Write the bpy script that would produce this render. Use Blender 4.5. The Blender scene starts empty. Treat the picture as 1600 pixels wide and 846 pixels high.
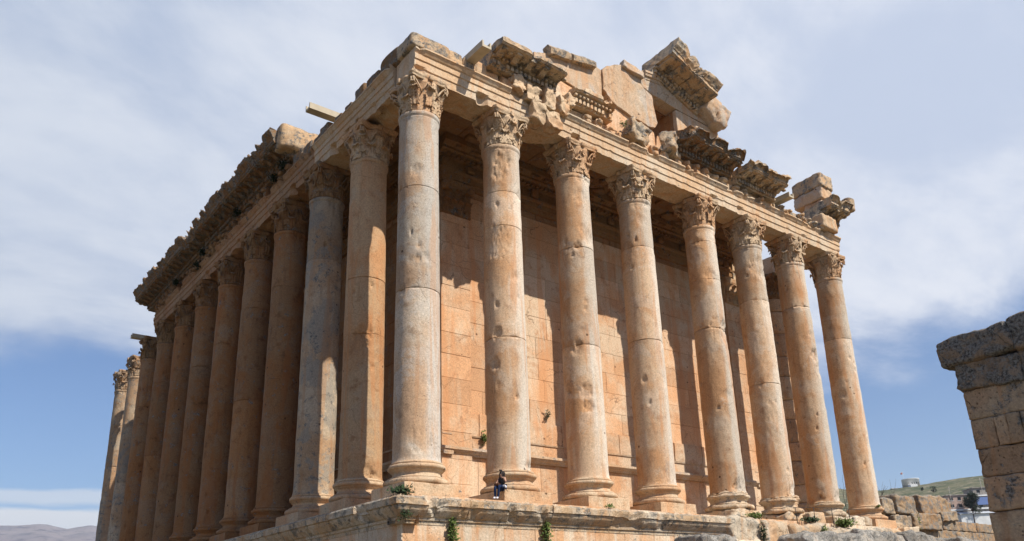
import bpy, bmesh, math, random
from mathutils import Vector, Matrix, noise, Euler
R = math.radians
sc = bpy.context.scene
col = sc.collection

# ------------------------------------------------------------------ camera
cam_d = bpy.data.cameras.new('camera')
cam = bpy.data.objects.new('camera', cam_d); col.objects.link(cam)
YAW, PIT, ROL = 0.6907, 0.3145, -0.0391
Fw = Vector((math.sin(YAW)*math.cos(PIT), math.cos(YAW)*math.cos(PIT), math.sin(PIT)))
Rt = Vector((math.cos(YAW), -math.sin(YAW), 0)); Up = Rt.cross(Fw)
R2 = Rt*math.cos(ROL) + Up*math.sin(ROL); U2 = -Rt*math.sin(ROL) + Up*math.cos(ROL)
cam.matrix_world = Matrix(((R2.x, U2.x, -Fw.x, -17.4869), (R2.y, U2.y, -Fw.y, -29.125),
                           (R2.z, U2.z, -Fw.z, -6.1788), (0, 0, 0, 1)))
cam_d.sensor_fit = 'HORIZONTAL'; cam_d.sensor_width = 36.0
cam_d.lens = 36.0*1268.21/1600.0
cam_d.shift_x = -34.02/1600.0; cam_d.shift_y = 126.9/1600.0
cam_d.clip_start = 0.1; cam_d.clip_end = 60000
sc.camera = cam

# ------------------------------------------------------------------ world
SUN = Vector((0.31, -1.0, 1.19)).normalized()          # towards the sun
EL = math.asin(SUN.z); AZ = math.atan2(SUN.x, SUN.y)
w = bpy.data.worlds.new('World'); sc.world = w; w.use_nodes = True
nt = w.node_tree; nt.nodes.clear()
def N(nt, t, **k):
    n = nt.nodes.new(t)
    for a, b in k.items():
        if a == 'inp':
            for i, v in b.items(): n.inputs[i].default_value = v
        else: setattr(n, a, b)
    return n
def MATH(nt, op, a, b=None, c=None, clamp=False):
    n = nt.nodes.new('ShaderNodeMath'); n.operation = op; n.use_clamp = clamp
    for i, v in enumerate((a, b, c)):
        if v is None: continue
        if isinstance(v, (int, float)): n.inputs[i].default_value = v
        else: nt.links.new(v, n.inputs[i])
    return n.outputs[0]
def RANGE(nt, v, a, b, c=0.0, d=1.0, smooth=True):
    n = nt.nodes.new('ShaderNodeMapRange'); n.interpolation_type = 'SMOOTHSTEP' if smooth else 'LINEAR'
    nt.links.new(v, n.inputs[0])
    for i, q in enumerate((a, b, c, d)): n.inputs[i+1].default_value = q
    return n.outputs[0]
def MIX(nt, f, a, b, mode='MIX'):
    n = nt.nodes.new('ShaderNodeMix'); n.data_type = 'RGBA'; n.blend_type = mode
    for i, v in ((0, f), (6, a), (7, b)):
        if isinstance(v, (int, float)): n.inputs[i].default_value = v
        elif isinstance(v, (tuple, list)): n.inputs[i].default_value = (*v, 1) if len(v) == 3 else v
        else: nt.links.new(v, n.inputs[i])
    return n.outputs[2]
sky = N(nt, 'ShaderNodeTexSky', sky_type='NISHITA', sun_disc=False, sun_elevation=EL, sun_rotation=AZ,
        altitude=1100, air_density=1.3, dust_density=0.25, ozone_density=3.0)
tc = N(nt, 'ShaderNodeTexCoord'); sep = N(nt, 'ShaderNodeSeparateXYZ'); nt.links.new(tc.outputs['Generated'], sep.inputs[0])
zz = sep.outputs[2]
den = MATH(nt, 'ADD', MATH(nt, 'MAXIMUM', zz, 0.0), 0.22)
cb = N(nt, 'ShaderNodeCombineXYZ')
nt.links.new(MATH(nt, 'DIVIDE', sep.outputs[0], den), cb.inputs[0]); nt.links.new(MATH(nt, 'DIVIDE', sep.outputs[1], den), cb.inputs[1])
mp = N(nt, 'ShaderNodeMapping'); mp.inputs['Rotation'].default_value = (0, 0, R(25)); mp.inputs['Scale'].default_value = (0.85, 1.3, 1)
nt.links.new(cb.outputs[0], mp.inputs[0])
def noi(nt, vec, s, d=5, r=.55, dist=0.0):
    n = N(nt, 'ShaderNodeTexNoise'); n.inputs['Scale'].default_value = s; n.inputs['Detail'].default_value = d
    n.inputs['Roughness'].default_value = r; n.inputs['Distortion'].default_value = dist
    if vec is not None: nt.links.new(vec, n.inputs['Vector'])
    return n.outputs[0]
n1 = noi(nt, mp.outputs[0], 1.7, 9, .60, .35); n2 = noi(nt, mp.outputs[0], 0.75, 3, .5)
edge = MATH(nt, 'ADD', zz, MATH(nt, 'MULTIPLY', MATH(nt, 'SUBTRACT', n1, .5), .26))
n3 = noi(nt, mp.outputs[0], 4.2, 7, .58, .3)
cover = MATH(nt, 'MULTIPLY', RANGE(nt, edge, .255, .345), RANGE(nt, MATH(nt, 'ADD', n2, MATH(nt, 'MULTIPLY', MATH(nt, 'SUBTRACT', n3, .5), .35)), .20, .42, .74, .99))
dd = N(nt, 'ShaderNodeVectorMath', operation='DOT_PRODUCT'); nt.links.new(tc.outputs['Generated'], dd.inputs[0]); dd.inputs[1].default_value = (.60, .70, .39)
cover = MATH(nt, 'MULTIPLY', cover, RANGE(nt, dd.outputs['Value'], .30, .68))  # clouds cleared away from the view so the unseen sky fills shade less
# a low bank of cloud along the north-eastern horizon
bn = noi(nt, mp.outputs[0], 2.2, 6, .6)
zb = MATH(nt, 'ADD', zz, MATH(nt, 'MULTIPLY', MATH(nt, 'SUBTRACT', bn, .5), .022))
bank = MATH(nt, 'ADD', RANGE(nt, zb, .128, .121), MATH(nt, 'MULTIPLY', MATH(nt, 'MULTIPLY', RANGE(nt, zb, .126, .134), RANGE(nt, zb, .147, .142)), .62))
bank = MATH(nt, 'MULTIPLY', bank, RANGE(nt, sep.outputs[0], .6, .3), clamp=True)
skc = MIX(nt, 1.0, sky.outputs[0], (0.78, 0.97, 1.24), 'MULTIPLY')
ccol = MIX(nt, RANGE(nt, MATH(nt, 'ADD', MATH(nt, 'MULTIPLY', n1, .7), MATH(nt, 'MULTIPLY', n3, .3)), .38, .62), (6.0, 6.8, 8.5), (9.0, 9.3, 10.1))
ccol = MIX(nt, RANGE(nt, MATH(nt, 'ADD', sep.outputs[0], MATH(nt, 'MULTIPLY', n2, .3)), .05, .75), MIX(nt, 1.0, ccol, (.80, .84, .88), 'MULTIPLY'), ccol)
c1 = MIX(nt, cover, skc, ccol)
c2 = MIX(nt, bank, c1, (9.5, 9.8, 10.2))
bg = N(nt, 'ShaderNodeBackground'); bg.inputs[1].default_value = 0.07
nt.links.new(c2, bg.inputs[0]); wo = N(nt, 'ShaderNodeOutputWorld'); nt.links.new(bg.outputs[0], wo.inputs[0])

sd = bpy.data.lights.new('sun', 'SUN'); sd.energy = 5.0; sd.angle = R(.53); sd.color = (1.0, .95, .87)
so = bpy.data.objects.new('sun', sd); col.objects.link(so)
so.rotation_euler = (-SUN).to_track_quat('-Z', 'Y').to_euler(); so.location = (60, -120, 140)
sc.view_settings.view_transform = 'Standard'; sc.view_settings.look = 'None'
sc.view_settings.exposure = 0.42; sc.view_settings.gamma = 1; sc.view_settings.use_curve_mapping = False
sc.cycles.max_bounces = 5; sc.cycles.diffuse_bounces = 2; sc.cycles.volume_bounces = 0

# ------------------------------------------------------------------ materials
def mat_base(name, rough=.9):
    m = bpy.data.materials.new(name); m.use_nodes = True; nt = m.node_tree
    b = nt.nodes['Principled BSDF']; b.inputs['Roughness'].default_value = rough
    b.inputs['Specular IOR Level'].default_value = .2
    return m, nt, b
def flat(name, c, rough=.8, metal=0, nscale=0, amt=.15):
    m, nt, b = mat_base(name, rough); b.inputs['Metallic'].default_value = metal
    if nscale:
        g = N(nt, 'ShaderNodeNewGeometry'); v = noi(nt, g.outputs['Position'], nscale, 4)
        cc = MIX(nt, v, tuple(x*(1-amt*2) for x in c), tuple(min(1, x*(1+amt*2)) for x in c))
        nt.links.new(cc, b.inputs['Base Color'])
    else: b.inputs['Base Color'].default_value = (*c, 1)
    return m
def stone(name, base, light, dark, lichen=0.0, lichcol=(.07, .06, .05), streak=.5, pits=1.0, bump=.5, crack=.5,
          grey=None, greyamt=0.0, side=None, topw=0.0, scale=1.0, objvar=.1):
    """weathered limestone: broad patina patches, rain streaks, pits, hairline cracks and lichen spots"""
    m, nt, b = mat_base(name, .92); L = nt.links.new
    g = N(nt, 'ShaderNodeNewGeometry'); pos = g.outputs['Position']
    a = N(nt, 'ShaderNodeVectorMath', operation='SCALE'); a.inputs[3].default_value = scale; L(pos, a.inputs[0]); p = a.outputs[0]
    big = noi(nt, p, .33, 5, .6, .6)
    mv = N(nt, 'ShaderNodeMapping'); mv.inputs['Scale'].default_value = (1.6, 1.6, .13); L(p, mv.inputs[0])
    st = noi(nt, mv.outputs[0], 1.0, 6, .62, .3)
    mid = noi(nt, p, 1.7, 7, .65, .2)
    fine = noi(nt, p, 12, 7, .78)
    c = MIX(nt, RANGE(nt, big, .40, .62), base, light)
    c = MIX(nt, MATH(nt, 'MULTIPLY', RANGE(nt, st, .50, .66), streak), c, light)
    c = MIX(nt, MATH(nt, 'MULTIPLY', RANGE(nt, mid, .53, .72), .65), c, dark)
    st2 = noi(nt, mv.outputs[0], 2.3, 5, .6)
    c = MIX(nt, MATH(nt, 'MULTIPLY', RANGE(nt, st2, .55, .72), streak*.7), c, dark)
    if grey:
        gn = noi(nt, p, .5, 6, .66, .4)
        gm = MATH(nt, 'MULTIPLY', RANGE(nt, gn, .53, .58), greyamt)
        if side:
            # crust on the weather side of a round shaft (its own frame, so it stays put)
            tco = N(nt, 'ShaderNodeTexCoord'); dt = N(nt, 'ShaderNodeVectorMath', operation='DOT_PRODUCT')
            L(tco.outputs['Object'], dt.inputs[0]); dt.inputs[1].default_value = side
            jit = MATH(nt, 'ADD', dt.outputs['Value'], MATH(nt, 'MULTIPLY', MATH(nt, 'SUBTRACT', st, .5), 1.5))
            jit = MATH(nt, 'ADD', jit, MATH(nt, 'MULTIPLY', MATH(nt, 'SUBTRACT', gn, .5), 1.1))
            gm = MATH(nt, 'MAXIMUM', gm, RANGE(nt, jit, .02, .78, 0, .9))
        c = MIX(nt, gm, c, grey)
    va = N(nt, 'ShaderNodeAttribute', attribute_name='var'); oi = N(nt, 'ShaderNodeObjectInfo')
    vv = MATH(nt, 'ADD', MATH(nt, 'MULTIPLY', va.outputs['Fac'], .34), MATH(nt, 'MULTIPLY', oi.outputs['Random'], objvar))
    vv = MATH(nt, 'ADD', vv, .83-objvar/2)
    vv = MATH(nt, 'MULTIPLY', vv, RANGE(nt, fine, .32, .68, .70, 1.22, False))
    hsv = N(nt, 'ShaderNodeHueSaturation'); L(c, hsv.inputs['Color']); L(vv, hsv.inputs['Value'])
    c = hsv.outputs[0]
    # pits
    vo = N(nt, 'ShaderNodeTexVoronoi'); vo.inputs['Scale'].default_value = 9; L(p, vo.inputs['Vector'])
    pm = MATH(nt, 'MULTIPLY', RANGE(nt, vo.outputs['Distance'], .24, .12), RANGE(nt, noi(nt, p, 1.3, 3), .46, .60))
    vo2 = N(nt, 'ShaderNodeTexVoronoi'); vo2.inputs['Scale'].default_value = 23; L(p, vo2.inputs['Vector'])
    pm2 = MATH(nt, 'MULTIPLY', RANGE(nt, vo2.outputs['Distance'], .26, .12), RANGE(nt, noi(nt, p, .9, 3), .42, .56))
    pit = MATH(nt, 'MAXIMUM', pm, MATH(nt, 'MULTIPLY', pm2, .7))
    pit = MATH(nt, 'MULTIPLY', pit, pits)
    c = MIX(nt, MATH(nt, 'MULTIPLY', pit, .45, clamp=True), c, tuple(x*.5 for x in dark))
    sepp = RANGE(nt, noi(nt, mv.outputs[0], .8, 4, .6, .5), .54, .62)
    c = MIX(nt, MATH(nt, 'MULTIPLY', sepp, .45), c, (base[0]*1.0, base[1]*.80, base[2]*.62))
    spk = noi(nt, p, 30, 3, .7); spm = MATH(nt, 'MULTIPLY', RANGE(nt, spk, .60, .68), RANGE(nt, noi(nt, p, .8, 4, .6), .48, .60))
    c = MIX(nt, MATH(nt, 'MULTIPLY', spm, .55), c, tuple(x*.45 for x in dark))
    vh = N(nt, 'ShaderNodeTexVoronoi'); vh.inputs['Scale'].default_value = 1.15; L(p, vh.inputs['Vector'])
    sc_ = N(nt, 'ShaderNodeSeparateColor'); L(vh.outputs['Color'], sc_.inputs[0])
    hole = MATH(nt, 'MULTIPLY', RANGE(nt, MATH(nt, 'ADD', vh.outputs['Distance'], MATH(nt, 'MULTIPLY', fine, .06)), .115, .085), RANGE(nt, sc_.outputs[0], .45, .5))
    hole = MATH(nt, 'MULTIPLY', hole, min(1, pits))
    c = MIX(nt, MATH(nt, 'MULTIPLY', hole, .85, clamp=True), c, tuple(x*.3 for x in dark))  # shade in the depth of the holes, put into the colour
    # hairline cracks
    wv = N(nt, 'ShaderNodeVectorMath', operation='SCALE'); wv.inputs[3].default_value = .5
    nn = N(nt, 'ShaderNodeTexNoise'); nn.inputs['Scale'].default_value = 1.6; nn.inputs['Detail'].default_value = 4; L(p, nn.inputs['Vector'])
    L(nn.outputs['Color'], wv.inputs[0]); ad = N(nt, 'ShaderNodeVectorMath', operation='ADD'); L(p, ad.inputs[0]); L(wv.outputs[0], ad.inputs[1])
    vc = N(nt, 'ShaderNodeTexVoronoi', feature='DISTANCE_TO_EDGE'); vc.inputs['Scale'].default_value = .55; L(ad.outputs[0], vc.inputs['Vector'])
    cr = MATH(nt, 'MULTIPLY', RANGE(nt, vc.outputs['Distance'], .008, .002), RANGE(nt, noi(nt, p, .7, 3), .5, .58))
    cr = MATH(nt, 'MULTIPLY', cr, crack)
    c = MIX(nt, MATH(nt, 'MULTIPLY', cr, .8, clamp=True), c, tuple(x*.25 for x in dark))
    if lichen > 0 or topw > 0:
        ln = noi(nt, p, 2.2, 9, .74, .3)
        th = .60-.28*lichen
        lm = RANGE(nt, ln, th, th+.09)
        if topw > 0:   # lichen crust grows on top faces
            nz = N(nt, 'ShaderNodeSeparateXYZ'); L(g.outputs['Normal'], nz.inputs[0])
            tz = MATH(nt, 'MULTIPLY', RANGE(nt, nz.outputs[2], .1, .7), topw)
            lm = MATH(nt, 'MAXIMUM', lm, MATH(nt, 'MULTIPLY', tz, RANGE(nt, ln, .38, .52)))
        sp = RANGE(nt, noi(nt, p, 13, 4, .7), .35, .62)
        lm = MATH(nt, 'MULTIPLY', lm, RANGE(nt, noi(nt, p, 9, 5, .8), .30, .52, .35, .95), clamp=True)
        lc = MIX(nt, sp, lichcol, (.26, .245, .215))
        c = MIX(nt, lm, c, lc)
    L(c, b.inputs['Base Color'])
    h = MATH(nt, 'ADD', MATH(nt, 'MULTIPLY', mid, .5), MATH(nt, 'MULTIPLY', fine, .22))
    h = MATH(nt, 'SUBTRACT', h, MATH(nt, 'MULTIPLY', pit, .3)); h = MATH(nt, 'SUBTRACT', h, MATH(nt, 'MULTIPLY', cr, .4))
    h = MATH(nt, 'SUBTRACT', h, MATH(nt, 'MULTIPLY', hole, 1.0))
    bp = N(nt, 'ShaderNodeBump'); bp.inputs['Strength'].default_value = bump; bp.inputs['Distance'].default_value = .16
    L(h, bp.inputs['Height']); L(bp.outputs[0], b.inputs['Normal'])
    return m
ORG = (.62, .315, .155); TAN = (.60, .40, .235); CRM = (.60, .475, .335); BRN = (.40, .20, .095); GRY = (.46, .43, .385)
M_wall = stone('warm_wall_stone', (.60, .335, .175), (.62, .46, .31), (.42, .20, .095), crack=.7, pits=1.3, streak=.55, bump=.35)
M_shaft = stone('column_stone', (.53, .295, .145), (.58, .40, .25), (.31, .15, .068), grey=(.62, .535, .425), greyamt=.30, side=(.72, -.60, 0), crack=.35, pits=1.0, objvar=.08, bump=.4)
M_corner = stone('grey_crusted_column_stone', (.50, .32, .19), (.56, .45, .33), (.30, .18, .10), grey=(.54, .485, .41), greyamt=.45, side=(.78, -.55, 0), crack=.35, pits=1.4, objvar=0, bump=.45)
M_tan = stone('orange_column_stone', (.50, .26, .12), (.52, .34, .19), (.30, .14, .06), grey=(.44, .36, .26), greyamt=.3, crack=.5, pits=1.2, bump=.45)
M_shade_brown = stone('shade_brown_column_stone', (.33, .145, .052), (.33, .18, .085), (.13, .055, .022), grey=(.30, .21, .135), greyamt=.35, crack=.5, lichen=.12, bump=.4)  # brown stone with the flank's shade darkened into its colour
M_greycol = stone('grey_column_stone', (.42, .27, .155), (.48, .375, .26), (.24, .135, .07), grey=(.31, .27, .215), greyamt=.8, crack=.4, lichen=.25, bump=.45)
M_carve = stone('carved_stone', (.58, .34, .18), (.60, .44, .28), (.36, .19, .09), lichen=.08, crack=.3, pits=1.2, bump=.7, topw=.25, objvar=.08)
M_carveb = stone('shade_brown_carved_stone', (.30, .15, .062), (.32, .19, .09), (.13, .06, .026), lichcol=(.05, .035, .02), lichen=.22, crack=.3, pits=1.2, bump=.8, topw=.6)  # brown copy of the carved stone, darkened to carry shade
M_arch = stone('architrave_stone', (.60, .40, .235), (.62, .49, .345), (.46, .27, .145), lichen=.02, streak=.8, crack=.4, bump=.45)
M_archb = stone('shade_brown_architrave_stone', (.38, .20, .10), (.40, .25, .14), (.20, .10, .045), lichen=.15, streak=.8, crack=.4, bump=.6)  # flank beam's shade deepened in the brown; also the stained upper wall
M_corn = stone('cornice_stone', (.55, .36, .20), (.56, .44, .30), (.32, .18, .09), lichen=.42, topw=1.0, crack=.3, bump=.8, pits=1.3)
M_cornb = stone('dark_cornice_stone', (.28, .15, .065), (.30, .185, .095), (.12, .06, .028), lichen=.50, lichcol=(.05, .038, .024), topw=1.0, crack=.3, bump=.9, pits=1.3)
M_slab = stone('gable_slab_stone', (.56, .36, .21), (.56, .43, .30), (.44, .24, .125), lichen=.06, topw=.9, crack=.6, bump=.8, grey=(.48, .46, .42), greyamt=.35)
M_pod = stone('podium_stone', (.62, .36, .19), (.66, .53, .38), (.42, .21, .10), lichen=.08, streak=1.0, topw=.4, crack=.6, bump=.6)
M_lip = stone('podium_cornice_stone', (.56, .38, .22), (.60, .50, .37), (.36, .22, .11), lichen=.30, topw=.75, streak=.5, bump=.9, pits=1.4, lichcol=(.10, .085, .06))
M_rough = stone('broken_podium_stone', (.60, .40, .23), (.62, .51, .37), (.42, .24, .12), lichen=.22, topw=.3, bump=1.0, pits=1.6, lichcol=(.16, .14, .11))
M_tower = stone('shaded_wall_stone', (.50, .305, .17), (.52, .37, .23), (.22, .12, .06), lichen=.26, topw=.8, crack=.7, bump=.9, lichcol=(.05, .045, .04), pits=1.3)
M_cap = stone('dark_capstone', (.30, .20, .12), (.33, .24, .16), (.17, .11, .065), lichen=.62, topw=.9, bump=1.0, lichcol=(.05, .045, .04), pits=1.4)
M_back = stone('back_wall_stone', (.36, .225, .12), (.38, .28, .18), (.20, .115, .055), lichen=.45, topw=1.0, bump=.9, lichcol=(.09, .08, .07))
M_bould = stone('grey_boulder_stone', (.36, .31, .25), (.44, .40, .34), (.22, .18, .14), lichen=.5, topw=1.0, bump=1.0, lichcol=(.08, .075, .07), pits=1.5)
M_leaf = flat('weed_leaf', (.10, .135, .03), .7, nscale=9, amt=.25)
M_leafd = flat('dark_weed_leaf', (.03, .05, .018), .7, nscale=9, amt=.25)
M_gutter = flat('concrete_gutter', (.50, .42, .30), .85, nscale=3, amt=.12)
M_metal = flat('dark_metal', (.05, .045, .04), .5, .6)

# ------------------------------------------------------------------ mesh builder
class MB:
    def __init__(s): s.v = []; s.f = []; s.a = []; s.sm = []
    def add(s, vs, fs, var=.5, smooth=True):
        o = len(s.v); s.v += [tuple(v) for v in vs]; s.a += [var]*len(vs)
        s.f += [tuple(i+o for i in f) for f in fs]; s.sm += [smooth]*len(fs)
    def build(s, name, m, parent=None, loc=None, world=True, recalc=True):
        me = bpy.data.meshes.new(name); me.from_pydata(s.v, [], s.f)
        at = me.attributes.new('var', 'FLOAT', 'POINT'); at.data.foreach_set('value', s.a)
        me.polygons.foreach_set('use_smooth', s.sm)
        if recalc:
            b = bmesh.new(); b.from_mesh(me); bmesh.ops.recalc_face_normals(b, faces=b.faces); b.to_mesh(me); b.free()
        me.materials.append(m); me.update()
        o = bpy.data.objects.new(name, me); col.objects.link(o)
        if parent is not None:
            o.parent = parent
            o.location = (-parent['wx'], -parent['wy'], -parent['wz']) if (world and 'wx' in parent) else (0, 0, 0)
        if loc is not None: o.location = loc
        return o
def empty(name, loc, label=None, cat=None, group=None):
    o = bpy.data.objects.new(name, None); col.objects.link(o); o.location = loc
    o['wx'], o['wy'], o['wz'] = loc; o.empty_display_size = .5
    tag(o, label, cat, group); return o
def tag(o, label=None, cat=None, group=None, kind=None):
    if label: o['label'] = label
    if cat: o['category'] = cat
    if group: o['group'] = group
    if kind: o['kind'] = kind
    return o
def fb(p, s, sd=0):   # fractal noise vector
    q = Vector(p)*s + Vector((sd*13.1, sd*7.7, sd*3.3))
    return noise.noise_vector(q)*.62 + noise.noise_vector(q*2.3)*.28 + noise.noise_vector(q*5.1)*.14
def nz(p, s, sd=0): return noise.noise(Vector(p)*s + Vector((sd*9.7, sd*5.3, sd*17.1)))
def weather(p, amp, s=1.4, sd=0, bite=0.0, ctr=None):
    v = Vector(p) + fb(p, s, sd)*amp
    if bite and ctr is not None:
        q = nz(p, .9, sd+4)*.7 + nz(p, 2.4, sd+5)*.4
        if q > .12: v += (ctr-v)*min(.6, bite*(q-.12)*2.2)
    return v
class Frame:      # local (s along, u outward, z up) -> world
    def __init__(s, o, S, U, Z=(0, 0, 1)): s.o, s.S, s.U, s.Z = Vector(o), Vector(S), Vector(U), Vector(Z)
    def __call__(s, a, u, z): return s.o + s.S*a + s.U*u + s.Z*z
def densify(prof, step):
    out = []
    for i in range(len(prof)):
        a, b = Vector(prof[i]), Vector(prof[(i+1) % len(prof)]); n = max(1, int((b-a).length/step))
        for k in range(n): out.append(a.lerp(b, k/n))
    return out
def sweep(mb, fr, L0, L1, prof, step=.16, amp=.02, s=1.5, sd=0, bite=0.0, ctr=None, pstep=None, var=.5, keep=None):
    pr = densify(prof, pstep or step*1.3); n = max(1, int(abs(L1-L0)/step)); m = len(pr); vs = []
    for i in range(n+1):
        a = L0+(L1-L0)*i/n
        for q in pr:
            p = fr(a, q[0], q[1]); am = amp
            c = fr(a, *ctr) if ctr is not None else None
            vs.append(weather(p, am, s, sd, bite, c) if am or bite else p)
    fs = [(i*m+j, i*m+(j+1) % m, (i+1)*m+(j+1) % m, (i+1)*m+j) for i in range(n) for j in range(m)]
    fs += [tuple(range(m)), tuple(n*m+j for j in range(m))]
    mb.add(vs, fs, var, False)
def boxf(mb, fr, a0, a1, u0, u1, z0, z1, var=.5, amp=0, sd=0, smooth=False):
    vs = [fr(a, u, z) for a in (a0, a1) for u in (u0, u1) for z in (z0, z1)]
    if amp: vs = [Vector(v)+fb(v, 2, sd)*amp for v in vs]
    mb.add(vs, [(0, 1, 3, 2), (4, 5, 7, 6), (0, 1, 5, 4), (2, 3, 7, 6), (0, 2, 6, 4), (1, 3, 7, 5)], var, smooth)
def rock(mb, c, size, rot=(0, 0, 0), sd=0, n=7, amp=.10, rnd=.25, s=1.3, var=.5, smooth=True):
    """a block worn round at its edges: subdivided box, rounded corners, fractal relief"""
    c = Vector(c); M = Euler(rot).to_matrix(); hx, hy, hz = size[0]/2, size[1]/2, size[2]/2; r = rnd*min(hx, hy, hz)
    idx = {}; vs = []; fs = []
    def V(i, j, k):
        key = (i, j, k)
        if key not in idx:
            x, y, z = (2*i/n-1)*hx, (2*j/n-1)*hy, (2*k/n-1)*hz
            cx, cy, cz = max(-hx+r, min(hx-r, x)), max(-hy+r, min(hy-r, y)), max(-hz+r, min(hz-r, z))
            d = Vector((x-cx, y-cy, z-cz)); p = Vector((cx, cy, cz))+(d.normalized()*r if d.length > 1e-6 else d)
            if d.length > 1e-6 and sum(abs(t) > 1e-6 for t in d) == 1: p = Vector((x, y, z))
            p = M @ p + c; p += fb(p, s, sd)*amp*2; idx[key] = len(vs); vs.append(p)
        return idx[key]
    for i in range(n):
        for j in range(n):
            for q in (0, n):
                fs.append((V(i, j, q), V(i+1, j, q), V(i+1, j+1, q), V(i, j+1, q)))
                fs.append((V(i, q, j), V(i+1, q, j), V(i+1, q, j+1), V(i, q, j+1)))
                fs.append((V(q, i, j), V(q, i+1, j), V(q, i+1, j+1), V(q, i, j+1)))
    mb.add(vs, fs, var, smooth)
def lathe(mb, prof, n=64, c=(0, 0, 0), amp=.0, s=2, sd=0, var=.5, fn=None, caps=True):
    vs = []; m = len(prof)
    for (r, z) in prof:
        for i in range(n):
            t = 2*math.pi*i/n; rr = fn(r, t, z) if fn else r
            p = Vector((c[0]+rr*math.cos(t), c[1]+rr*math.sin(t), c[2]+z))
            if amp: p += fb(p, s, sd)*amp
            vs.append(p)
    fs = [(k*n+i, k*n+(i+1) % n, (k+1)*n+(i+1) % n, (k+1)*n+i) for k in range(m-1) for i in range(n)]
    if caps: fs += [tuple(range(n)), tuple((m-1)*n+i for i in range(n))]
    mb.add(vs, fs, var, True)
def blockwall(mb, fr, a0, a1, zs, seed, lens=(1.4, 2.6), thick=.9, prot=.0, gap=.018, jit=.02, back=.25, rough=0, skip=None):
    rg = random.Random(seed); vr = .7 if gap < .01 else 1.0
    for k in range(len(zs)-1):
        a = a0
        while a < a1-.05:
            l = rg.uniform(*lens); e = min(a1, a+l)
            if a1-e < .6: e = a1
            z0, z1 = zs[k]+gap/2, zs[k+1]-gap/2; x0, x1 = a+gap/2, e-gap/2
            u = prot+rg.uniform(-jit, jit); b = .022 if gap > .01 else .012; t = rg.uniform(-.008, .008)
            if skip and skip(a, e, zs[k], zs[k+1]): a = e; continue
            nx, nzz = (max(2, int((x1-x0)/.22)), max(2, int((z1-z0)/.22))) if rough else (1, 1)
            vs = []; fs = []
            ss = [x0]+[x0+b+(x1-x0-2*b)*i/nx for i in range(nx+1)]+[x1]; hh = [z0]+[z0+b+(z1-z0-2*b)*i/nzz for i in range(nzz+1)]+[z1]
            for i, x in enumerate(ss):
                for j, z in enumerate(hh):
                    ed = i in (0, len(ss)-1) or j in (0, len(hh)-1)
                    p = fr(x, u+t*(i/len(ss))*2-(b*1.4 if ed else 0), z)
                    if rough: p += fb(p, 1.9, seed)*rough*(.6 if ed else 1)
                    vs.append(p)
            H = len(hh)
            fs = [(i*H+j, i*H+j+1, (i+1)*H+j+1, (i+1)*H+j) for i in range(len(ss)-1) for j in range(H-1)]
            o = len(vs); vs += [fr(x, u-thick, z) for x in (x0, x1) for z in (z0, z1)]
            c00, c01, c10, c11 = 0, H-1, (len(ss)-1)*H, (len(ss)-1)*H+H-1
            fs += [(c00, c01, o+1, o), (c10, c11, o+3, o+2), tuple([i*H for i in range(len(ss))]+[o+2, o]), tuple([i*H+H-1 for i in range(len(ss))]+[o+3, o+1])]
            mb.add(vs, fs, .5+(rg.random()-.5)*vr, False)
            a = e
    boxf(mb, fr, a0+.03, a1-.03, -thick-.05, prot-.09, zs[0]+.01, zs[-1]-.02, .2)

# ------------------------------------------------------------------ ground, hills
GZ = -7.8
def ground():
    mb = MB(); n = 60; vs = []
    ring = [0, 20, 60, 140, 300, 700, 1600, 4000, 12000]
    vs.append((10, 10, GZ))
    for r in ring[1:]:
        for i in range(n):
            t = 2*math.pi*i/n; vs.append((10+r*math.cos(t), 10+r*math.sin(t), GZ-.001*r))
    fs = [(0, 1+i, 1+(i+1) % n) for i in range(n)]
    for k in range(len(ring)-2):
        fs += [(1+k*n+i, 1+k*n+(i+1) % n, 1+(k+1)*n+(i+1) % n, 1+(k+1)*n+i) for i in range(n)]
    mb.add(vs, fs)
    m, nt, b = mat_base('dry_earth', .95); g = N(nt, 'ShaderNodeNewGeometry')
    a = noi(nt, g.outputs['Position'], .4, 8, .7); c = MIX(nt, RANGE(nt, a, .35, .65), (.14, .10, .06), (.08, .075, .04))
    nt.links.new(c, b.inputs['Base Color'])
    tag(mb.build('ground', m), kind='structure')
ground()
def hill(name, pts, d0, d1, zbase, m, nr=36, amp=6, ns=.01, back=1.5, seed=1):
    """terrain rising from distance d0 to a crest at d1; pts = (azimuth, elevation) of the crest line"""
    cx, cy, cz = -17.49, -29.1, -6.2
    def crest(a):
        for (a0, e0), (a1, e1) in zip(pts, pts[1:]):
            if a0 <= a <= a1: return e0+(e1-e0)*(a-a0)/(a1-a0)
        return pts[0][1] if a < pts[0][0] else pts[-1][1]
    A0, A1 = pts[0][0], pts[-1][0]; na = 220; vs = []
    for i in range(na+1):
        a = A0+(A1-A0)*i/na
        for j in range(nr+1):
            t = j/nr*back; d = d0+(d1-d0)*t; h = cz+d1*crest(a)
            if t <= 1: z = zbase+(h-zbase)*(t**.8)
            else: z = h-(t-1)*(h-zbase)*.7
            x, y = cx+d*math.sin(a), cy+d*math.cos(a)
            z += amp*(noise.noise((x*ns, y*ns, seed))+.5*noise.noise((x*ns*2.7, y*ns*2.7, seed))+.25*noise.noise((x*ns*7, y*ns*7, seed)))*min(1, t*1.5)
            vs.append((x, y, z))
    m1 = nr+1
    fs = [(i*m1+j, i*m1+j+1, (i+1)*m1+j+1, (i+1)*m1+j) for i in range(na) for j in range(nr)]
    mb = MB(); mb.add(vs, fs); return tag(mb.build(name, m), kind='structure')
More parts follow.
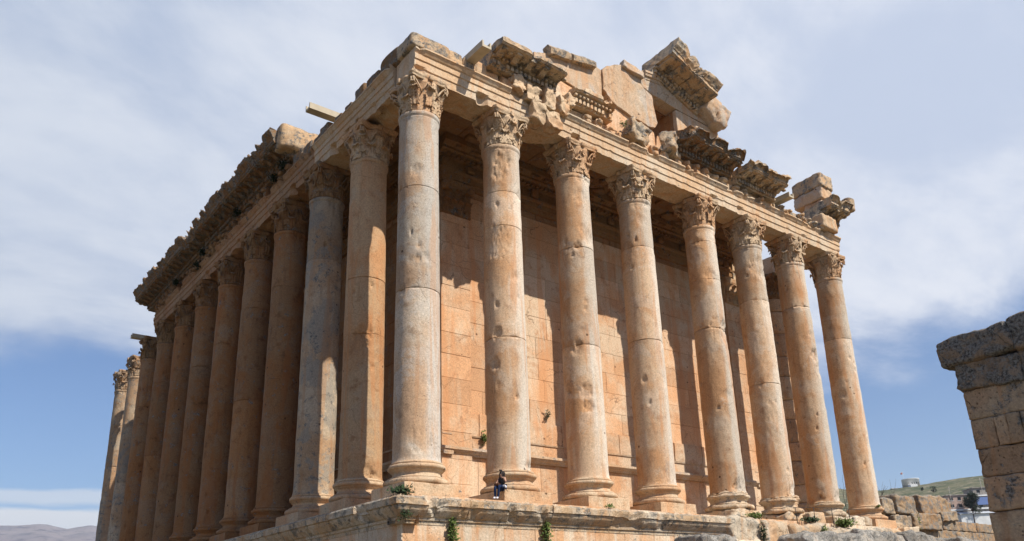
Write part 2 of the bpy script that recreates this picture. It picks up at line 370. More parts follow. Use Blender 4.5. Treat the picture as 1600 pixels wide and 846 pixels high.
def hillmat(name, a, b_, c, s):
    m, nt, b = mat_base(name, .95); g = N(nt, 'ShaderNodeNewGeometry'); p = g.outputs['Position']
    v1 = noi(nt, p, s, 9, .7, .4); v2 = noi(nt, p, s*5, 6, .7)
    v3 = noi(nt, p, s*22, 5, .75); cc = MIX(nt, RANGE(nt, v1, .42, .58), a, b_); cc = MIX(nt, RANGE(nt, v2, .52, .62), cc, c); cc = MIX(nt, RANGE(nt, v3, .55, .62, 0, .8), cc, tuple(x*.45 for x in a))
    nt.links.new(cc, b.inputs['Base Color']); return m
M_hill = hillmat('grassy_hill', (.055, .068, .032), (.115, .11, .058), (.25, .205, .14), .03)
M_mount = hillmat('bare_mountain', (.13, .115, .13), (.21, .175, .17), (.08, .07, .085), .0014)
hill('hill', [(1.00, .131), (1.038, .126), (1.07, .1195), (1.092, .1200), (1.109, .1215), (1.135, .1225), (1.167, .1255), (1.19, .1262), (1.25, .130), (1.6, .15)], 330, 800, -4, M_hill, amp=1.2, ns=.02)
hill('mountain', [(-.3, .095), (.05, .104), (.108, .1050), (.125, .1066), (.147, .1103), (.168, .1068), (.188, .1110), (.20, .1106), (.35, .10), (.7, .07)], 4200, 8000, 60, M_mount, amp=45, ns=.0011, seed=5)
# ------------------------------------------------------------------ the temple
XS = [0, 4.888, 9.776, 14.664, 20.539, 25.427, 30.315, 35.203]; SF = 5.023; ZA = 18.51
temple = empty('temple', (17.6, 26, GZ), 'huge ruined Roman temple of orange and tan stone with tall Corinthian columns on a podium', 'temple')
TP = (17.6, 26, GZ)
def tpart(o): return o
FW = Frame((0, 0, 0), (1, 0, 0), (0, -1, 0))            # west front: along x, outward -y
FN = Frame((0, 0, 0), (0, 1, 0), (-1, 0, 0))            # north flank: along y, outward -x

# --- capitals
def acanthus(mb, ang, z0, h, W, rb, curl=.15, sd=0, cut=1.0, push=0.0):
    er = Vector((math.cos(ang), math.sin(ang), 0)); et = Vector((-er.y, er.x, 0)); nu, nv = 12, 16
    front = []; 
    for j in range(nv+1):
        v = j/nv*cut
        if v < .72: t = v/.72; z = z0+h*.88*t; r = rb+.05+push*t+.09*t*t
        else:
            t = (v-.72)/.28*R(165); z = z0+h*.88+curl*math.sin(t)*.85; r = rb+.05+push+.09+curl*(1-math.cos(t))
        wd = W/2*(1-.18*v)*(1 if v < .8 else math.sqrt(max(0, 1-((v-.8)/.21)**2)))
        jag = 1-.30*((v*5.0+.35) % 1.0)
        for i in range(nu+1):
            u = 2*i/nu-1
            ww = u*wd*(jag if abs(u) > .6 else 1)
            rr = r+.075*u*u*(1-.3*v)+.034*math.cos(u*math.pi*3.5)*(1-.5*v)+(.05 if abs(u) < .1 else 0)
            p = er*rr+et*ww+Vector((0, 0, z-.05*abs(u)*math.cos(v*5*2*math.pi)))
            front.append(p+fb(p, 5, sd)*.035)
    m = nu+1
    fs = [(j*m+i, j*m+i+1, (j+1)*m+i+1, (j+1)*m+i) for j in range(nv) for i in range(nu)]
    back = [p-er*.055*(1 if k < m*(nv*.72) else .4)-Vector((0, 0, .04 if k >= m*nv*.72 else 0)) for k, p in enumerate(front)]
    o = len(front)
    fs += [(o+a, o+b, o+c, o+d) for (a, b, c, d) in fs]
    rim = [i for i in range(m)]+[j*m+nu for j in range(1, nv+1)]+[nv*m+i for i in range(nu-1, -1, -1)]+[j*m for j in range(nv-1, 0, -1)]
    fs += [(rim[k], rim[(k+1) % len(rim)], o+rim[(k+1) % len(rim)], o+rim[k]) for k in range(len(rim))]
    mb.add(front+back, fs, .5)
def tube(mb, pts, rad, n=8, var=.5, amp=0):
    pts = [Vector(p) for p in pts]; vs = []; k = len(pts)
    rads = rad if isinstance(rad, (list, tuple)) else [rad]*k
    for i, p in enumerate(pts):
        d = (pts[min(i+1, k-1)]-pts[max(i-1, 0)]).normalized(); a = d.orthogonal().normalized()
        if i and abs(pa.dot(d)) < .99: a = (pa-d*pa.dot(d)).normalized()
        pa = a; b = d.cross(a)
        for q in range(n):
            t = 2*math.pi*q/n; v = p+(a*math.cos(t)+b*math.sin(t))*rads[i]
            vs.append(v+fb(v, 6)*amp if amp else v)
    fs = [(i*n+q, i*n+(q+1) % n, (i+1)*n+(q+1) % n, (i+1)*n+q) for i in range(k-1) for q in range(n)]+[tuple(range(n)), tuple((k-1)*n+q for q in range(n))]
    mb.add(vs, fs, var)
def capital_mesh(sd, broken=0):
    rg = random.Random(sd); mb = MB()
    bell = [(.90, 0), (.90, .4), (.90, .9), (.95, 1.25), (1.06, 1.5), (1.16, 1.62), (1.0, 1.66)]
    lathe(mb, densify_open(bell, .08), 56, amp=.02, sd=sd)
    for k in range(8):
        if rg.random() < .12*broken: continue
        acanthus(mb, k*math.pi/4+R(22.5), .02, .72, .74, .90, .15, sd+k, cut=rg.choice([1, 1, 1, .9, .75]) if broken else rg.choice([1, 1, 1, 1, .85]))
    for k in range(8):
        if rg.random() < .15*broken: continue
        acanthus(mb, k*math.pi/4, .30, .92, .66, .93, .17, sd+20+k, cut=rg.choice([1, 1, .9, .72]) if broken else rg.choice([1, 1, 1, .85]), push=.05)
    for k in range(4):      # corner volutes with their stalks, and the inner helices
        a = k*math.pi/2+math.pi/4; er = Vector((math.cos(a), math.sin(a), 0)); et = Vector((-er.y, er.x, 0))
        if rg.random() < .22*broken: continue
        for sg in (-1, 1):
            pts = [er*1.0+et*sg*.38+Vector((0, 0, .95)), er*1.12+et*sg*.30+Vector((0, 0, 1.2)), er*1.3+et*sg*.18+Vector((0, 0, 1.45)), er*1.5+et*sg*.09+Vector((0, 0, 1.58))]
            for q in range(10):
                t = q/9*R(400); rr = .15*(1-q/13); pts.append(er*(1.55+rr*math.sin(t))+et*sg*.07+Vector((0, 0, 1.45+rr*math.cos(t))))
            tube(mb, pts, [.05+.01*(i > 3) for i in range(len(pts))], 7, amp=.02)
        acanthus(mb, a, .75, .62, .34, 1.02, .12, sd+50+k, push=.28)
    for k in range(4):
        a = k*math.pi/2; er = Vector((math.cos(a), math.sin(a), 0)); et = Vector((-er.y, er.x, 0))
        for sg in (-1, 1):
            pts = [er*1.0+et*sg*.42+Vector((0, 0, .98)), er*1.06+et*sg*.33+Vector((0, 0, 1.25)), er*1.12+et*sg*.2+Vector((0, 0, 1.47))]
            for q in range(8):
                t = q/7*R(360); rr = .10*(1-q/10); pts.append(er*1.15+et*sg*(.14-rr*math.sin(t))+Vector((0, 0, 1.42+rr*math.cos(t))))
            tube(mb, pts, .042, 6, amp=.02)
        rock(mb, er*1.24+Vector((0, 0, 1.77)), (.26, .26, .28), (0, 0, a), sd+k, 4, .03, .5)
    # abacus with four hollow sides
    ring = []
    for k in range(4):
        a = k*math.pi/2
        for i in range(16):
            t = i/16-.5; e = Vector((1.17+.27*(2*t)**2, 2*t*1.30, 0))
            if abs(t) > .47: e.x -= .05
            M = Matrix.Rotation(a, 3, 'Z'); ring.append(M @ e)
    vs = []; n = len(ring)
    for sc_, z in ((.93, 1.64), (.95, 1.72), (1.0, 1.79), (1.01, 1.90), (.97, 1.92)):
        for p in ring:
            q = Vector((p.x*sc_, p.y*sc_, z)); c = nz((p.x*1.3, p.y*1.3, sd), 1.0, sd)
            if broken and c > .15: q.x *= 1-.2*(c-.15)*3; q.y *= 1-.2*(c-.15)*3
            vs.append(q+fb(q, 2.5, sd)*.04)
    fs = [(k*n+i, k*n+(i+1) % n, (k+1)*n+(i+1) % n, (k+1)*n+i) for k in range(4) for i in range(n)]+[tuple(range(n)), tuple(4*n+i for i in range(n))]
    mb.add(vs, fs, .5, False)
    out = []
    for v in mb.v:
        r = math.hypot(v[0], v[1]); k = 1 if r < .95 else (.95+(r-.95)*.62)/r
        p = Vector((v[0]*k, v[1]*k, v[2])); g = fb(p, 3.2, sd+5)*.03+fb(p, 9, sd)*.012; e = noise.noise(p*1.1+Vector((sd*3.1, 0, 0)))
        if e > .15 and r > 1.0: q = max(.86, 1-(e-.15)*(.35+.5*broken)); p.x *= q; p.y *= q
        out.append(tuple(p+g))
    mb.v = out
    return mb
def densify_open(pr, st):
    out = []
    for a, b in zip(pr, pr[1:]):
        a, b = Vector(a), Vector(b); n = max(1, int((b-a).length/st))
        out += [tuple(a.lerp(b, k/n)) for k in range(n)]
    return out+[pr[-1]]
CAPM = {}
def capital(parent, var, m):
    key = (var, m.name)
    if key not in CAPM:
        o = capital_mesh(10+var, broken=[0, 1, 1.6, .5][var]).build('capital', m, None); CAPM[key] = o
    else:
        o = CAPM[key].copy(); col.objects.link(o)
    o.parent = parent; o.location = (0, 0, 16.6); o.rotation_euler = (0, 0, 0)
    return o

# --- shafts
def shaft_mesh(sd, joints=(), dents=(), wear=.012, ztop=16.6, zbot=0.0, n=120, drums=0, flare=True):
    rg = random.Random(sd); zs = []; z = zbot
    while z < ztop: zs.append(z); z += .115
    zs.append(ztop)
    for j in joints: zs += [j-.035, j-.016, j-.007, j+.007, j+.016, j+.035]
    zs += [.03, .09, .16, .28, ztop-.40, ztop-.30, ztop-.26, ztop-.2, ztop-.1, ztop-.04]; zs = sorted(set(z for z in zs if zbot <= z <= ztop))
    dn = list(dents)
    for j in joints:
        for _ in range(3): dn.append((rg.uniform(0, 6.28), j+rg.uniform(-.1, .1), rg.uniform(.12, .34), rg.uniform(.03, .09)))
    for _ in range(9): dn.append((rg.uniform(0, 6.28), rg.uniform(.3, 16), rg.uniform(.12, .34), rg.uniform(.03, .07)))
    for _ in range(8): dn.append((rg.uniform(0, 6.28), rg.uniform(.3, 16), rg.uniform(.10, .13), rg.uniform(.12, .18)))
    for _ in range(4): dn.append((rg.uniform(0, 6.28), rg.choice([.15, .3, 16.4, 16.3]), rg.uniform(.2, .45), rg.uniform(.05, .12)))
    offs = {}; js = sorted(joints)
    def drum(z): return sum(z > j for j in js)
    for k in range(len(js)+1): offs[k] = (rg.uniform(-.012, .012), rg.uniform(-.012, .012))
    vs = []
    for z in zs:
        r = 1.0-.085*(max(0, z)/16.6)**1.6
        if z < .5 and flare: r += .05*math.exp(-max(0, z)/.12)
        if z > ztop-.42 and ztop == 16.6:
            d = ztop-z; r += .075*(1 if .03 < d < .21 else .1)+.035*(1 if .27 < d < .36 else 0)
        gj = min([abs(z-j) for j in js] or [9])
        if gj < .010: r -= .05
        ox, oy = offs[drum(z)]
        for i in range(n):
            t = 2*math.pi*i/n; rr = r
            for (a, dz, rad, dep) in dn:
                if abs(z-dz) > rad*1.4: continue
                da = (t-a+math.pi) % (2*math.pi)-math.pi; d = math.hypot(da*1.0, z-dz)/rad
                if d < 1.4:
                    e = d+.45*noise.noise((t*7+a*9, z*7, sd))
                    if e < 1: rr -= dep*min(1, (1-e)*2.6)*(.75+.5*noise.noise((t*16, z*16, sd)))
            if gj < .05: rr -= max(0, noise.noise((t*3.2, z*.2, sd*3.3+7))-.1)*.10*(1-gj/.05)
            p = Vector((rr*math.cos(t)+ox, rr*math.sin(t)+oy, z))
            q = Vector((math.cos(t)*1.5, math.sin(t)*1.5, z*1.1+sd*5))
            g = noise.noise(q)*.6+noise.noise(q*2.7)*.35+noise.noise(q*7)*.2
            p.x += g*wear*math.cos(t)*1.6; p.y += g*wear*math.sin(t)*1.6
            vs.append(p)
    m = len(zs)
    fs = [(k*n+i, k*n+(i+1) % n, (k+1)*n+(i+1) % n, (k+1)*n+i) for k in range(m-1) for i in range(n)]+[tuple(range(n)), tuple((m-1)*n+i for i in range(n))]
    mb = MB(); mb.add(vs, fs); 
    for k, z in enumerate(zs):
        v = .5+(((drum(z)*37+sd*11) % 7)/7-.5)*.9
        for i in range(n): mb.a[k*n+i] = v
    return mb
def base_mesh(sd, ruin=0.0):
    mb = MB()
    pr = [(1.03, .03), (1.05, 0), (1.10, -.01), (1.11, -.09), (1.06, -.10)]
    pr += [(1.13+.095*math.cos(t), -.21-.10*math.sin(t)) for t in [R(q) for q in range(-80, 91, 17)]]
    pr += [(1.12, -.32), (1.12, -.37), (1.05, -.40), (1.02, -.47), (1.04, -.56), (1.12, -.61), (1.19, -.63), (1.20, -.68), (1.15, -.685)]
    pr += [(1.22+.145*math.cos(t), -.825-.135*math.sin(t)) for t in [R(q) for q in range(-85, 91, 16)]]+[(1.1, -.97)]
    n = 80; vs = []
    for (r, z) in pr:
        for i in range(n):
            t = 2*math.pi*i/n; p = Vector((r*math.cos(t), r*math.sin(t), z))
            b = noise.noise((math.cos(t)*1.3+sd, math.sin(t)*1.3, z*1.2+sd*2))
            if b > .16: k = min(.3, (b-.16)*(.45+ruin*3)); p.x *= 1-k*.45; p.y *= 1-k*.45
            if ruin: p += fb(p, 1.6, sd)*.13*ruin
            p += fb(p, 3, sd)*.010; vs.append(p)
    m = len(pr)
    mb.add(vs, [(k*n+i, k*n+(i+1) % n, (k+1)*n+(i+1) % n, (k+1)*n+i) for k in range(m-1) for i in range(n)])
    rock(mb, (0, 0, -1.235), (2.7-.25*ruin, 2.7-.25*ruin, .53), (0, 0, 0), sd, 14, .015+.10*ruin, .10+.5*ruin, 1.8, .6, ruin > 0)
    return mb
SHM = {}; BSM = {}
def column(x, y, sd, joints, m, mb_, mc, capv, dents=(), ruin=0.0, top=False, cap=True, base=True, wear=.012, key=None, z0=0.0):
    if key and key in SHM: o = SHM[key].copy(); col.objects.link(o); o.data = SHM[key].data
    else:
        o = shaft_mesh(sd, joints, dents, wear).build('column', m)
        if key: SHM[key] = o
    if top: pos = Vector((x, y, z0))
    else:
        o.parent = temple; pos = Vector((x-TP[0], y-TP[1], z0-TP[2]))
    o.location = pos
    if base:
        k = (ruin, sd % 3, mb_.name)
        if k in BSM: b = BSM[k].copy(); col.objects.link(b)
        else: b = base_mesh(sd % 3+3, ruin).build('column_base', mb_); BSM[k] = b
        b.parent = o; b.location = (0, 0, 0)
    if cap:
        c = capital(o, capv, mc); c.rotation_euler[2] = (sd % 4)*math.pi/2
    return o
def A(deg): return R(deg)
# dents: (angle from +x, height, radius, depth) on the side that faces north-west
front = [
 dict(j=(12.62, 7.6), m=M_corner, v=1, d=[(A(-118), 9.6, .16, .10), (A(-122), 9.0, .20, .10), (A(-100), 9.1, .22, .09), (A(-88), 8.5, .12, .05), (A(-112), 2.2-1.4, .62, .05), (A(-96), 1.5, .5, .035)]),
 dict(j=(13.9, 12.02, 6.26), m=M_shaft, v=0, d=[(A(-120), 15.6, .55, .12), (A(-135), 14.9, .45, .10), (A(-150), 11.2, .9, .07), (A(-88), 9.4, .2, .06), (A(-150), 6.45, .28, .14), (A(-160), 5.0, .3, .12), (A(-84), 8.3, .12, .06)]),
 dict(j=(12.19, 6.76), m=M_shaft, v=0, d=[(A(-105), 15.2, .5, .07), (A(-80), 12.8, .5, .09), (A(-108), 13.3, .3, .06), (A(-125), 4.3, .42, .10), (A(-120), 3.5, .35, .11), (A(-112), 9.1, .14, .09), (A(-112), 8.7, .14, .09), (A(-150), 6.5, .3, .08)]),
 dict(j=(13.54, 7.95), m=M_shaft, v=0, d=[(A(-150), 5.7, .2, .1), (A(-110), 15.2, .4, .05), (A(-100), .2, .8, .06)]),
 dict(j=(15.5, 12.97, 9.81), m=M_shaft, v=1, d=[(A(-92), 9.75, .9, .11), (A(-70), 9.9, .5, .16), (A(-118), 13.2, .45, .08), (A(-108), 5.6, .35, .06), (A(-90), .2, .7, .10), (A(-55), 9.0, .8, .06)], ruin=.9),
 dict(j=(12.66, 7.06), m=M_shaft, v=0, d=[(A(-95), 15.0, .9, .11), (A(-80), 14.4, .6, .10), (A(-98), 12.5, .3, .06), (A(-70), .1, .8, .14)], ruin=1.2),
 dict(j=(13.26,), m=M_shaft, v=0, d=[(A(-85), 11.0-1.2, .55, .24), (A(-70), 10.0-1.2, .6, .08), (A(-60), 6.6, .5, .05), (A(-75), .1, .6, .12)], ruin=.6),
 dict(j=(11.85,), m=M_shaft, v=1, d=[(A(-110), 10.4, .14, .1), (A(-90), 10.0, .14, .1), (A(-165), 7.8, .3, .12)]),
]
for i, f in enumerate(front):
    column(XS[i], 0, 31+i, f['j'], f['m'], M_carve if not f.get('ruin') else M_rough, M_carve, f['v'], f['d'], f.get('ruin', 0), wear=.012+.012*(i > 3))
column(0, SF, 51, (9.9, 7.0), M_tan, M_carve, M_carve, 0, [(A(-115), 7.0, .45, .12), (A(-130), 6.6, .6, .09), (A(-90), 5.3, .16, .08), (A(-110), .2, .9, .06)])
column(0, 2*SF, 52, (12.79,), M_greycol, M_carve, M_carveb, 0, [(A(-150), 2.6, .6, .05)], wear=.018)
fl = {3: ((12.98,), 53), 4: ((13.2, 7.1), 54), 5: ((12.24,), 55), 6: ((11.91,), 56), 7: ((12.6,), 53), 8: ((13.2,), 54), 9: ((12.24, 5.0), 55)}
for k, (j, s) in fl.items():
    column(0, k*SF, s, j, M_shade_brown, M_shade_brown, M_carveb, [1, 0, 3, 0, 1, 3, 0, 2, 1, 2][k], key='b%d' % s, wear=.02)
# columns of the flank that stand free, without beam
c11 = column(.45, 10*SF+1.2, 61, (11.9, 6.6), M_greycol, M_rough, M_greycol, 2, key='g61', top=True, wear=.02)
tag(c11, 'pale grey freestanding column with lit broken capital, just left of the roofed row', 'column', 'freestanding columns at the far end of the shaded row')
c12 = column(.55, 11*SF+1.6, 62, (12.9, 8.9, 5.1), M_greycol, M_rough, M_greycol, 2, top=True, wear=.025)
tag(c12, 'leftmost and shortest looking pale column, three drums with a worn capital against blue sky', 'column', 'freestanding columns at the far end of the shaded row')
# the worn, blocky column on the south side, seen between two front columns
sb = MB(); z = -.6; rg = random.Random(4)
while z < 16.4:
    h = rg.uniform(1.25, 1.9); h = min(h, 16.6-z)
    rr = 1.0-.05*z/16.6
    lathe(sb, [(rr-.07, z+.01), (rr, z+.07)]+[(rr, z+.07+(h-.14)*k/6) for k in range(1, 7)]+[(rr-.07, z+h-.01)], 56, (rg.uniform(-.05, .05), rg.uniform(-.04, .04), 0), .085, 1.6, 7, rg.random()); z += h
sc1 = sb.build('column', stone('worn_column_stone', (.52, .30, .16), (.54, .38, .24), (.33, .17, .08), lichen=.15, crack=.9, pits=1.6, bump=1.0), temple, loc=(35.203-TP[0], SF-TP[1], -TP[2]))
capital(sc1, 1, M_carveb)

# --- architrave: three fasciae and a crown moulding, one beam from column to column
def arch_prof(uo, ui):
    z = ZA
    return [(-ui, z), (uo, z), (uo+.02, z+.40), (uo+.075, z+.43), (uo+.075, z+.83), (uo+.13, z+.86), (uo+.13, z+1.14), (uo+.19, z+1.18), (uo+.30, z+1.36), (uo+.34, z+1.38), (uo+.34, z+1.46), (-ui, z+1.46)]
def architrave(fr, a0, a1, m, sd, bite=.0, amp=.02, drop=0.0, crownwear=.5):
    mb = MB(); pr = densify([Vector(p) for p in arch_prof(.80, .82)], .13); n = int((a1-a0)/.12); k = len(pr); vs = []
    for i in range(n+1):
        a = a0+(a1-a0)*i/n
        for q in pr:
            u, z = q.x, q.y; p = fr(a, u, z+drop)
            e = fb(p, 2.2, sd)*amp
            if z > ZA+1.15 and u > .9:      # crown broken away in places
                c = noise.noise((a*.7, sd*3.1, 2))+.4*noise.noise((a*2.6, sd, 5))
                if c > .10*crownwear: u2 = u-min(.26, (c-.1*crownwear)*1.3); p = fr(a, u2, z+drop-max(0, c)*.05)
            if bite and z < ZA+.05:         # soffit spalled
                c = noise.noise((a*.8, u*1.3, sd+9)); 
                if c > 0: p += Vector((0, 0, min(.35, c*bite)))
            if bite and z < ZA+.45 and u > .5:
                c = noise.noise((a*1.1, 3, sd+2))
                if c > .1: p = fr(a, u-min(.3, (c-.1)*bite*1.4), z+drop+.05)
            vs.append(p+e)
    fs = [(i*k+j, i*k+(j+1) % k, (i+1)*k+(j+1) % k, (i+1)*k+j) for i in range(n) for j in range(k)]+[tuple(range(k)), tuple(n*k+j for j in range(k))]
    mb.add(vs, fs, random.Random(sd).uniform(.35, .75), False)
    return mb.build('architrave', m, temple)
bt = [.45, .9, .1, .1, .3, .3, .1]
for i in range(7):
    a0 = XS[i]+.012 if i else -.80; a1 = XS[i+1]-.012 if i < 6 else 36.05
    architrave(FW, a0, a1, M_arch, 70+i, bt[i], crownwear=[2.6, .2, .3, 1, .2, .0, -.5][i], drop=[-.03, .02, 0, .02, 0, .01, 0][i])
for k in range(8):
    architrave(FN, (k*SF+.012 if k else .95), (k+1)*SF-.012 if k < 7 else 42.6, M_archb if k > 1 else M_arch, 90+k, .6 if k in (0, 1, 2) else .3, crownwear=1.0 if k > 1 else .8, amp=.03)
FS = Frame((35.203, 0, 0), (0, 1, 0), (1, 0, 0))
architrave(FS, .95, SF+.9, M_arch, 120, .6, amp=.05, crownwear=0)

# --- cornice blocks
def cornice_mb(fr, a0, a1, sd, sima=1.0, back=1.6, amp=.045, bite=.5, z0=20.86, over=1.30, dentil=True, mod=.92, eggs=True, ends=.0):
    mb = MB(); H = .95
    pr = [(-back, 0), (.10, 0), (.14, .06), (.14, .34), (.26, .40), (.32, .52), (.36, .54), (.36, .60), (over-.10, .63), (over-.06, .70), (over, .72), (over, .95)]
    if sima > 0: pr += [(over+.06, 1.0), (over+.10, 1.10), (over+.24, 1.28), (over+.32, 1.0+.45*sima), (over+.30, 1.05+.5*sima), (over-.2, 1.05+.5*sima), (-back, 1.0+.3*sima)]
    else: pr += [(over-.03, 1.02), (-back, 1.05)]
    pr = densify([Vector(p) for p in pr], .15); n = max(2, int((a1-a0)/.14)); k = len(pr); vs = []
    for i in range(n+1):
        a = a0+(a1-a0)*i/n
        for q in pr:
            u, z = q.x, q.y
            p = fr(a, u, z0+z)
            if u > over-.35 or z > .9:
                c = noise.noise((a*.85, sd*1.7, z*.4))+.5*noise.noise((a*2.7, sd*2.3, z*1.5))+.2*noise.noise((a*6.1, u*3, z*5))
                if z > .9 and c > -.12: p = fr(a, u-(min(.5, (c+.12)*bite*1.1) if u > over-.4 else 0), z0+z-min(.42, (c+.12)*bite))
                elif c > .15: p = fr(a, u-min(.4, (c-.15)*bite*1.5), z0+z)
            e = 1+1.6*(z > .9)
            vs.append(p+fb(p, 2.0, sd)*amp*e)
    fs = [(i*k+j, i*k+(j+1) % k, (i+1)*k+(j+1) % k, (i+1)*k+j) for i in range(n) for j in range(k)]+[tuple(range(k)), tuple(n*k+j for j in range(k))]
    mb.add(vs, fs, .5, False)
    rg = random.Random(sd)
    if dentil:
        a = a0+.1
        while a < a1-.2:
            if rg.random() > .06: boxf(mb, fr, a, a+.19, .12, .30, z0+.07, z0+.31, .5, .012, sd)
            a += .29
    if eggs:
        a = a0+.12
        while a < a1-.15:
            if rg.random() > .1: rock(mb, fr(a, .345, z0+.45), (.17, .17, .17), (0, 0, 0), sd, 3, .01, .6)
            a += .29
    if mod:
        a = a0+.18
        while a < a1-.3:
            if rg.random() > .12:
                vsm = []; 
                for (u, z) in ((.34, .38), (.55, .36), (.80, .50), (over-.22, .52), (over-.2, .64), (.34, .64)): vsm += [fr(a, u, z0+z), fr(a+.34, u, z0+z)]
                vsm = [v+fb(v, 4, sd)*.03 for v in vsm]; q = len(vsm)//2
                mb.add(vsm, [(2*i, 2*((i+1) % q), 2*((i+1) % q)+1, 2*i+1) for i in range(q)]+[tuple(2*i for i in range(q)), tuple(2*i+1 for i in range(q))], .5, False)
            rock(mb, fr(a+.17+mod/2, .78, z0+.60), (.26, .26, .14), (0, 0, 0), sd, 3, .02, .6)   # coffer rose
            a += mod
    return mb
FC = Frame((0, -.9, 0), (1, 0, 0), (0, -1, 0))
cornice_mb(FC, 3.55, 8.0, 201, 0, back=1.3, bite=.35).build('cornice', M_corn, temple)
cornice_mb(FC, 9.2, 12.3, 202, 0, back=.8, over=.62, bite=.8, amp=.08, mod=0).build('cornice', M_carve, temple)
cornice_mb(FC, 17.9, 23.35, 203, .35, back=1.2, bite=.75, amp=.07).build('cornice', M_cornb, temple)
cornice_mb(FC, 23.75, 28.1, 204, .15, back=1.3, bite=.35, z0=20.62).build('cornice', M_corn, temple)
# north flank: one long run, its crest broken into blocks
FNc = Frame((-.9, 0, 0), (0, 1, 0), (-1, 0, 0)); a = 13.2; rg = random.Random(9); i = 0
while a < 44.3:
    b = min(44.4, a+rg.uniform(2.6, 3.9)); 
    if 44.4-b < 1.2: b = 44.4
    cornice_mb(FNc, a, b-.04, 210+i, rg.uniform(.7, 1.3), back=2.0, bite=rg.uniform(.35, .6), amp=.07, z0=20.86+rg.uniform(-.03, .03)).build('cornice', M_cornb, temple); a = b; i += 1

# --- frieze: consoles and worn animal heads between architrave and cornice
def frieze(fr, a0, a1, m, sd, z0=19.97, h=.9, u0=.62, step=.92, keep=.9, wall=True, proud=.42, big=1.0):
    mb = MB(); rg = random.Random(sd)
    if wall: sweep(mb, fr, a0, a1, [(-.8, z0), (u0, z0), (u0, z0+h), (-.8, z0+h)], .2, .05, 1.6, sd, pstep=.22)
    a = a0+.3
    while a < a1-.3:
        if rg.random() < keep:
            hh = h*rg.uniform(.62, 1.0)*big; t = rg.uniform(-.12, .12)
            rock(mb, fr(a+.2, u0+.10, z0+hh*.5), (.42, .42, hh), (t, t, 0), sd+int(a*7), 5, .05, .45, 2.5, rg.random())
            rock(mb, fr(a+.2, u0+.27, z0+hh*.70), (.36, .40, hh*.42), (t, -t, .2), sd+int(a*9), 4, .06, .7, 3, rg.random())
            if rg.random() < .6: rock(mb, fr(a+.2, u0+.30, z0+.14), (.34, .34, .26), (0, t, 0), sd+int(a*5), 4, .05, .6, 3)
        a += step
    return mb.build('frieze', m, temple)
frieze(FW, 4.6, 9.0, M_carve, 301, keep=.9, h=.88)
frieze(FW, 9.0, 17.5, M_carve, 302, keep=.8, h=.80)
frieze(FW, 17.5, 23.3, M_carve, 303, keep=.97)
frieze(FW, 23.3, 28.2, M_carve, 304, keep=.35, h=.65)
frieze(FW, 28.2, 34.4, M_corn, 305, keep=.9, h=.62, u0=.78, step=.8)
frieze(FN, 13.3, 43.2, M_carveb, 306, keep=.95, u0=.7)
# low worn courses left on the north-west corner
def courses(fr, spec, m, sd):
    rg = random.Random(sd)
    for k, (a0, a1, u0, u1, z0, z1) in enumerate(spec):
        c = fr((a0+a1)/2, (u0+u1)/2, (z0+z1)/2); ex = abs((fr.S*(a1-a0)+fr.U*(u1-u0)).x); ey = abs((fr.S*(a1-a0)+fr.U*(u1-u0)).y)
        mb = MB(); rock(mb, c, (ex, ey, z1-z0), (0, 0, rg.uniform(-.02, .02)), sd+k*7, 9, .045, .3, 1.6, rg.random())
        mb.build('attic_block', m, temple)
courses(FW, [(-1.0, 1.1, -.6, 1.02, 19.95, 20.74), (1.12, 1.9, -.6, .98, 19.95, 20.70), (1.92, 2.72, -.6, 1.0, 19.95, 20.62)], M_corn, 401)
courses(FN, [(.4, 2.2, -.6, 1.0, 19.9, 20.9), (2.3, 3.6, -.6, 1.05, 19.9, 20.6), (3.9, 5.0, -.6, 1.0, 19.9, 20.8), (5.4, 6.2, -.6, .95, 19.9, 20.5), (6.7, 7.4, -.5, .95, 19.9, 20.5), (8.1, 9.2, -.5, 1.05, 19.9, 20.7), (9.3, 10.3, -.5, .95, 19.9, 20.6), (10.4, 11.6, -.5, 1.0, 19.9, 20.75), (11.7, 13.1, -.5, 1.0, 19.9, 20.9)], M_cornb, 402)
courses(FW, [(2.9, 3.6, -.2, .75, 19.95, 21.0), (3.5, 4.5, -.3, .55, 19.95, 20.85), (4.55, 5.3, -.2, .8, 19.95, 20.7)], M_carve, 403)
# displaced lumps where the second beam is broken open
for (c_, z_, r_3, q) in [((6.55, -.95, 19.15), (.95, .7, 1.15), (.1, .25, .1), 1), ((7.55, -.95, 18.95), (1.15, .75, 1.0), (-.1, -.2, .2), 2), ((6.2, -1.0, 20.1), (.8, .6, .95), (.1, .1, 0), 3), ((7.35, -1.05, 20.15), (.75, .6, 1.3), (0, .15, .1), 4), ((8.35, -1.0, 20.2), (.7, .6, 1.0), (0, -.1, .2), 5), ((8.9, -1.05, 20.75), (.55, .5, .75), (0, .2, 0), 6), ((5.35, -1.0, 20.35), (.75, .5, .8), (0, .3, 0), 7)]:
    mb = MB(); rock(mb, c_, z_, r_3, 430+q, 16, .10, .08, 2.2, .3+.08*q); mb.build('displaced_block', M_carve, temple)
# end face blocks of the flank cornice that catch the sun
mbk = MB()
rock(mbk, (-.55, 13.2, 21.95), (2.7, 1.2, 1.55), (.0, 0, .0), 5, 10, .10, .45, 1.2); rock(mbk, (.6, 13.8, 21.9), (1.5, 1.3, 1.35), (0, 0, .1), 8, 8, .08, .5, 1.2)
mbk.build('cornice_end_block', M_corn, temple)

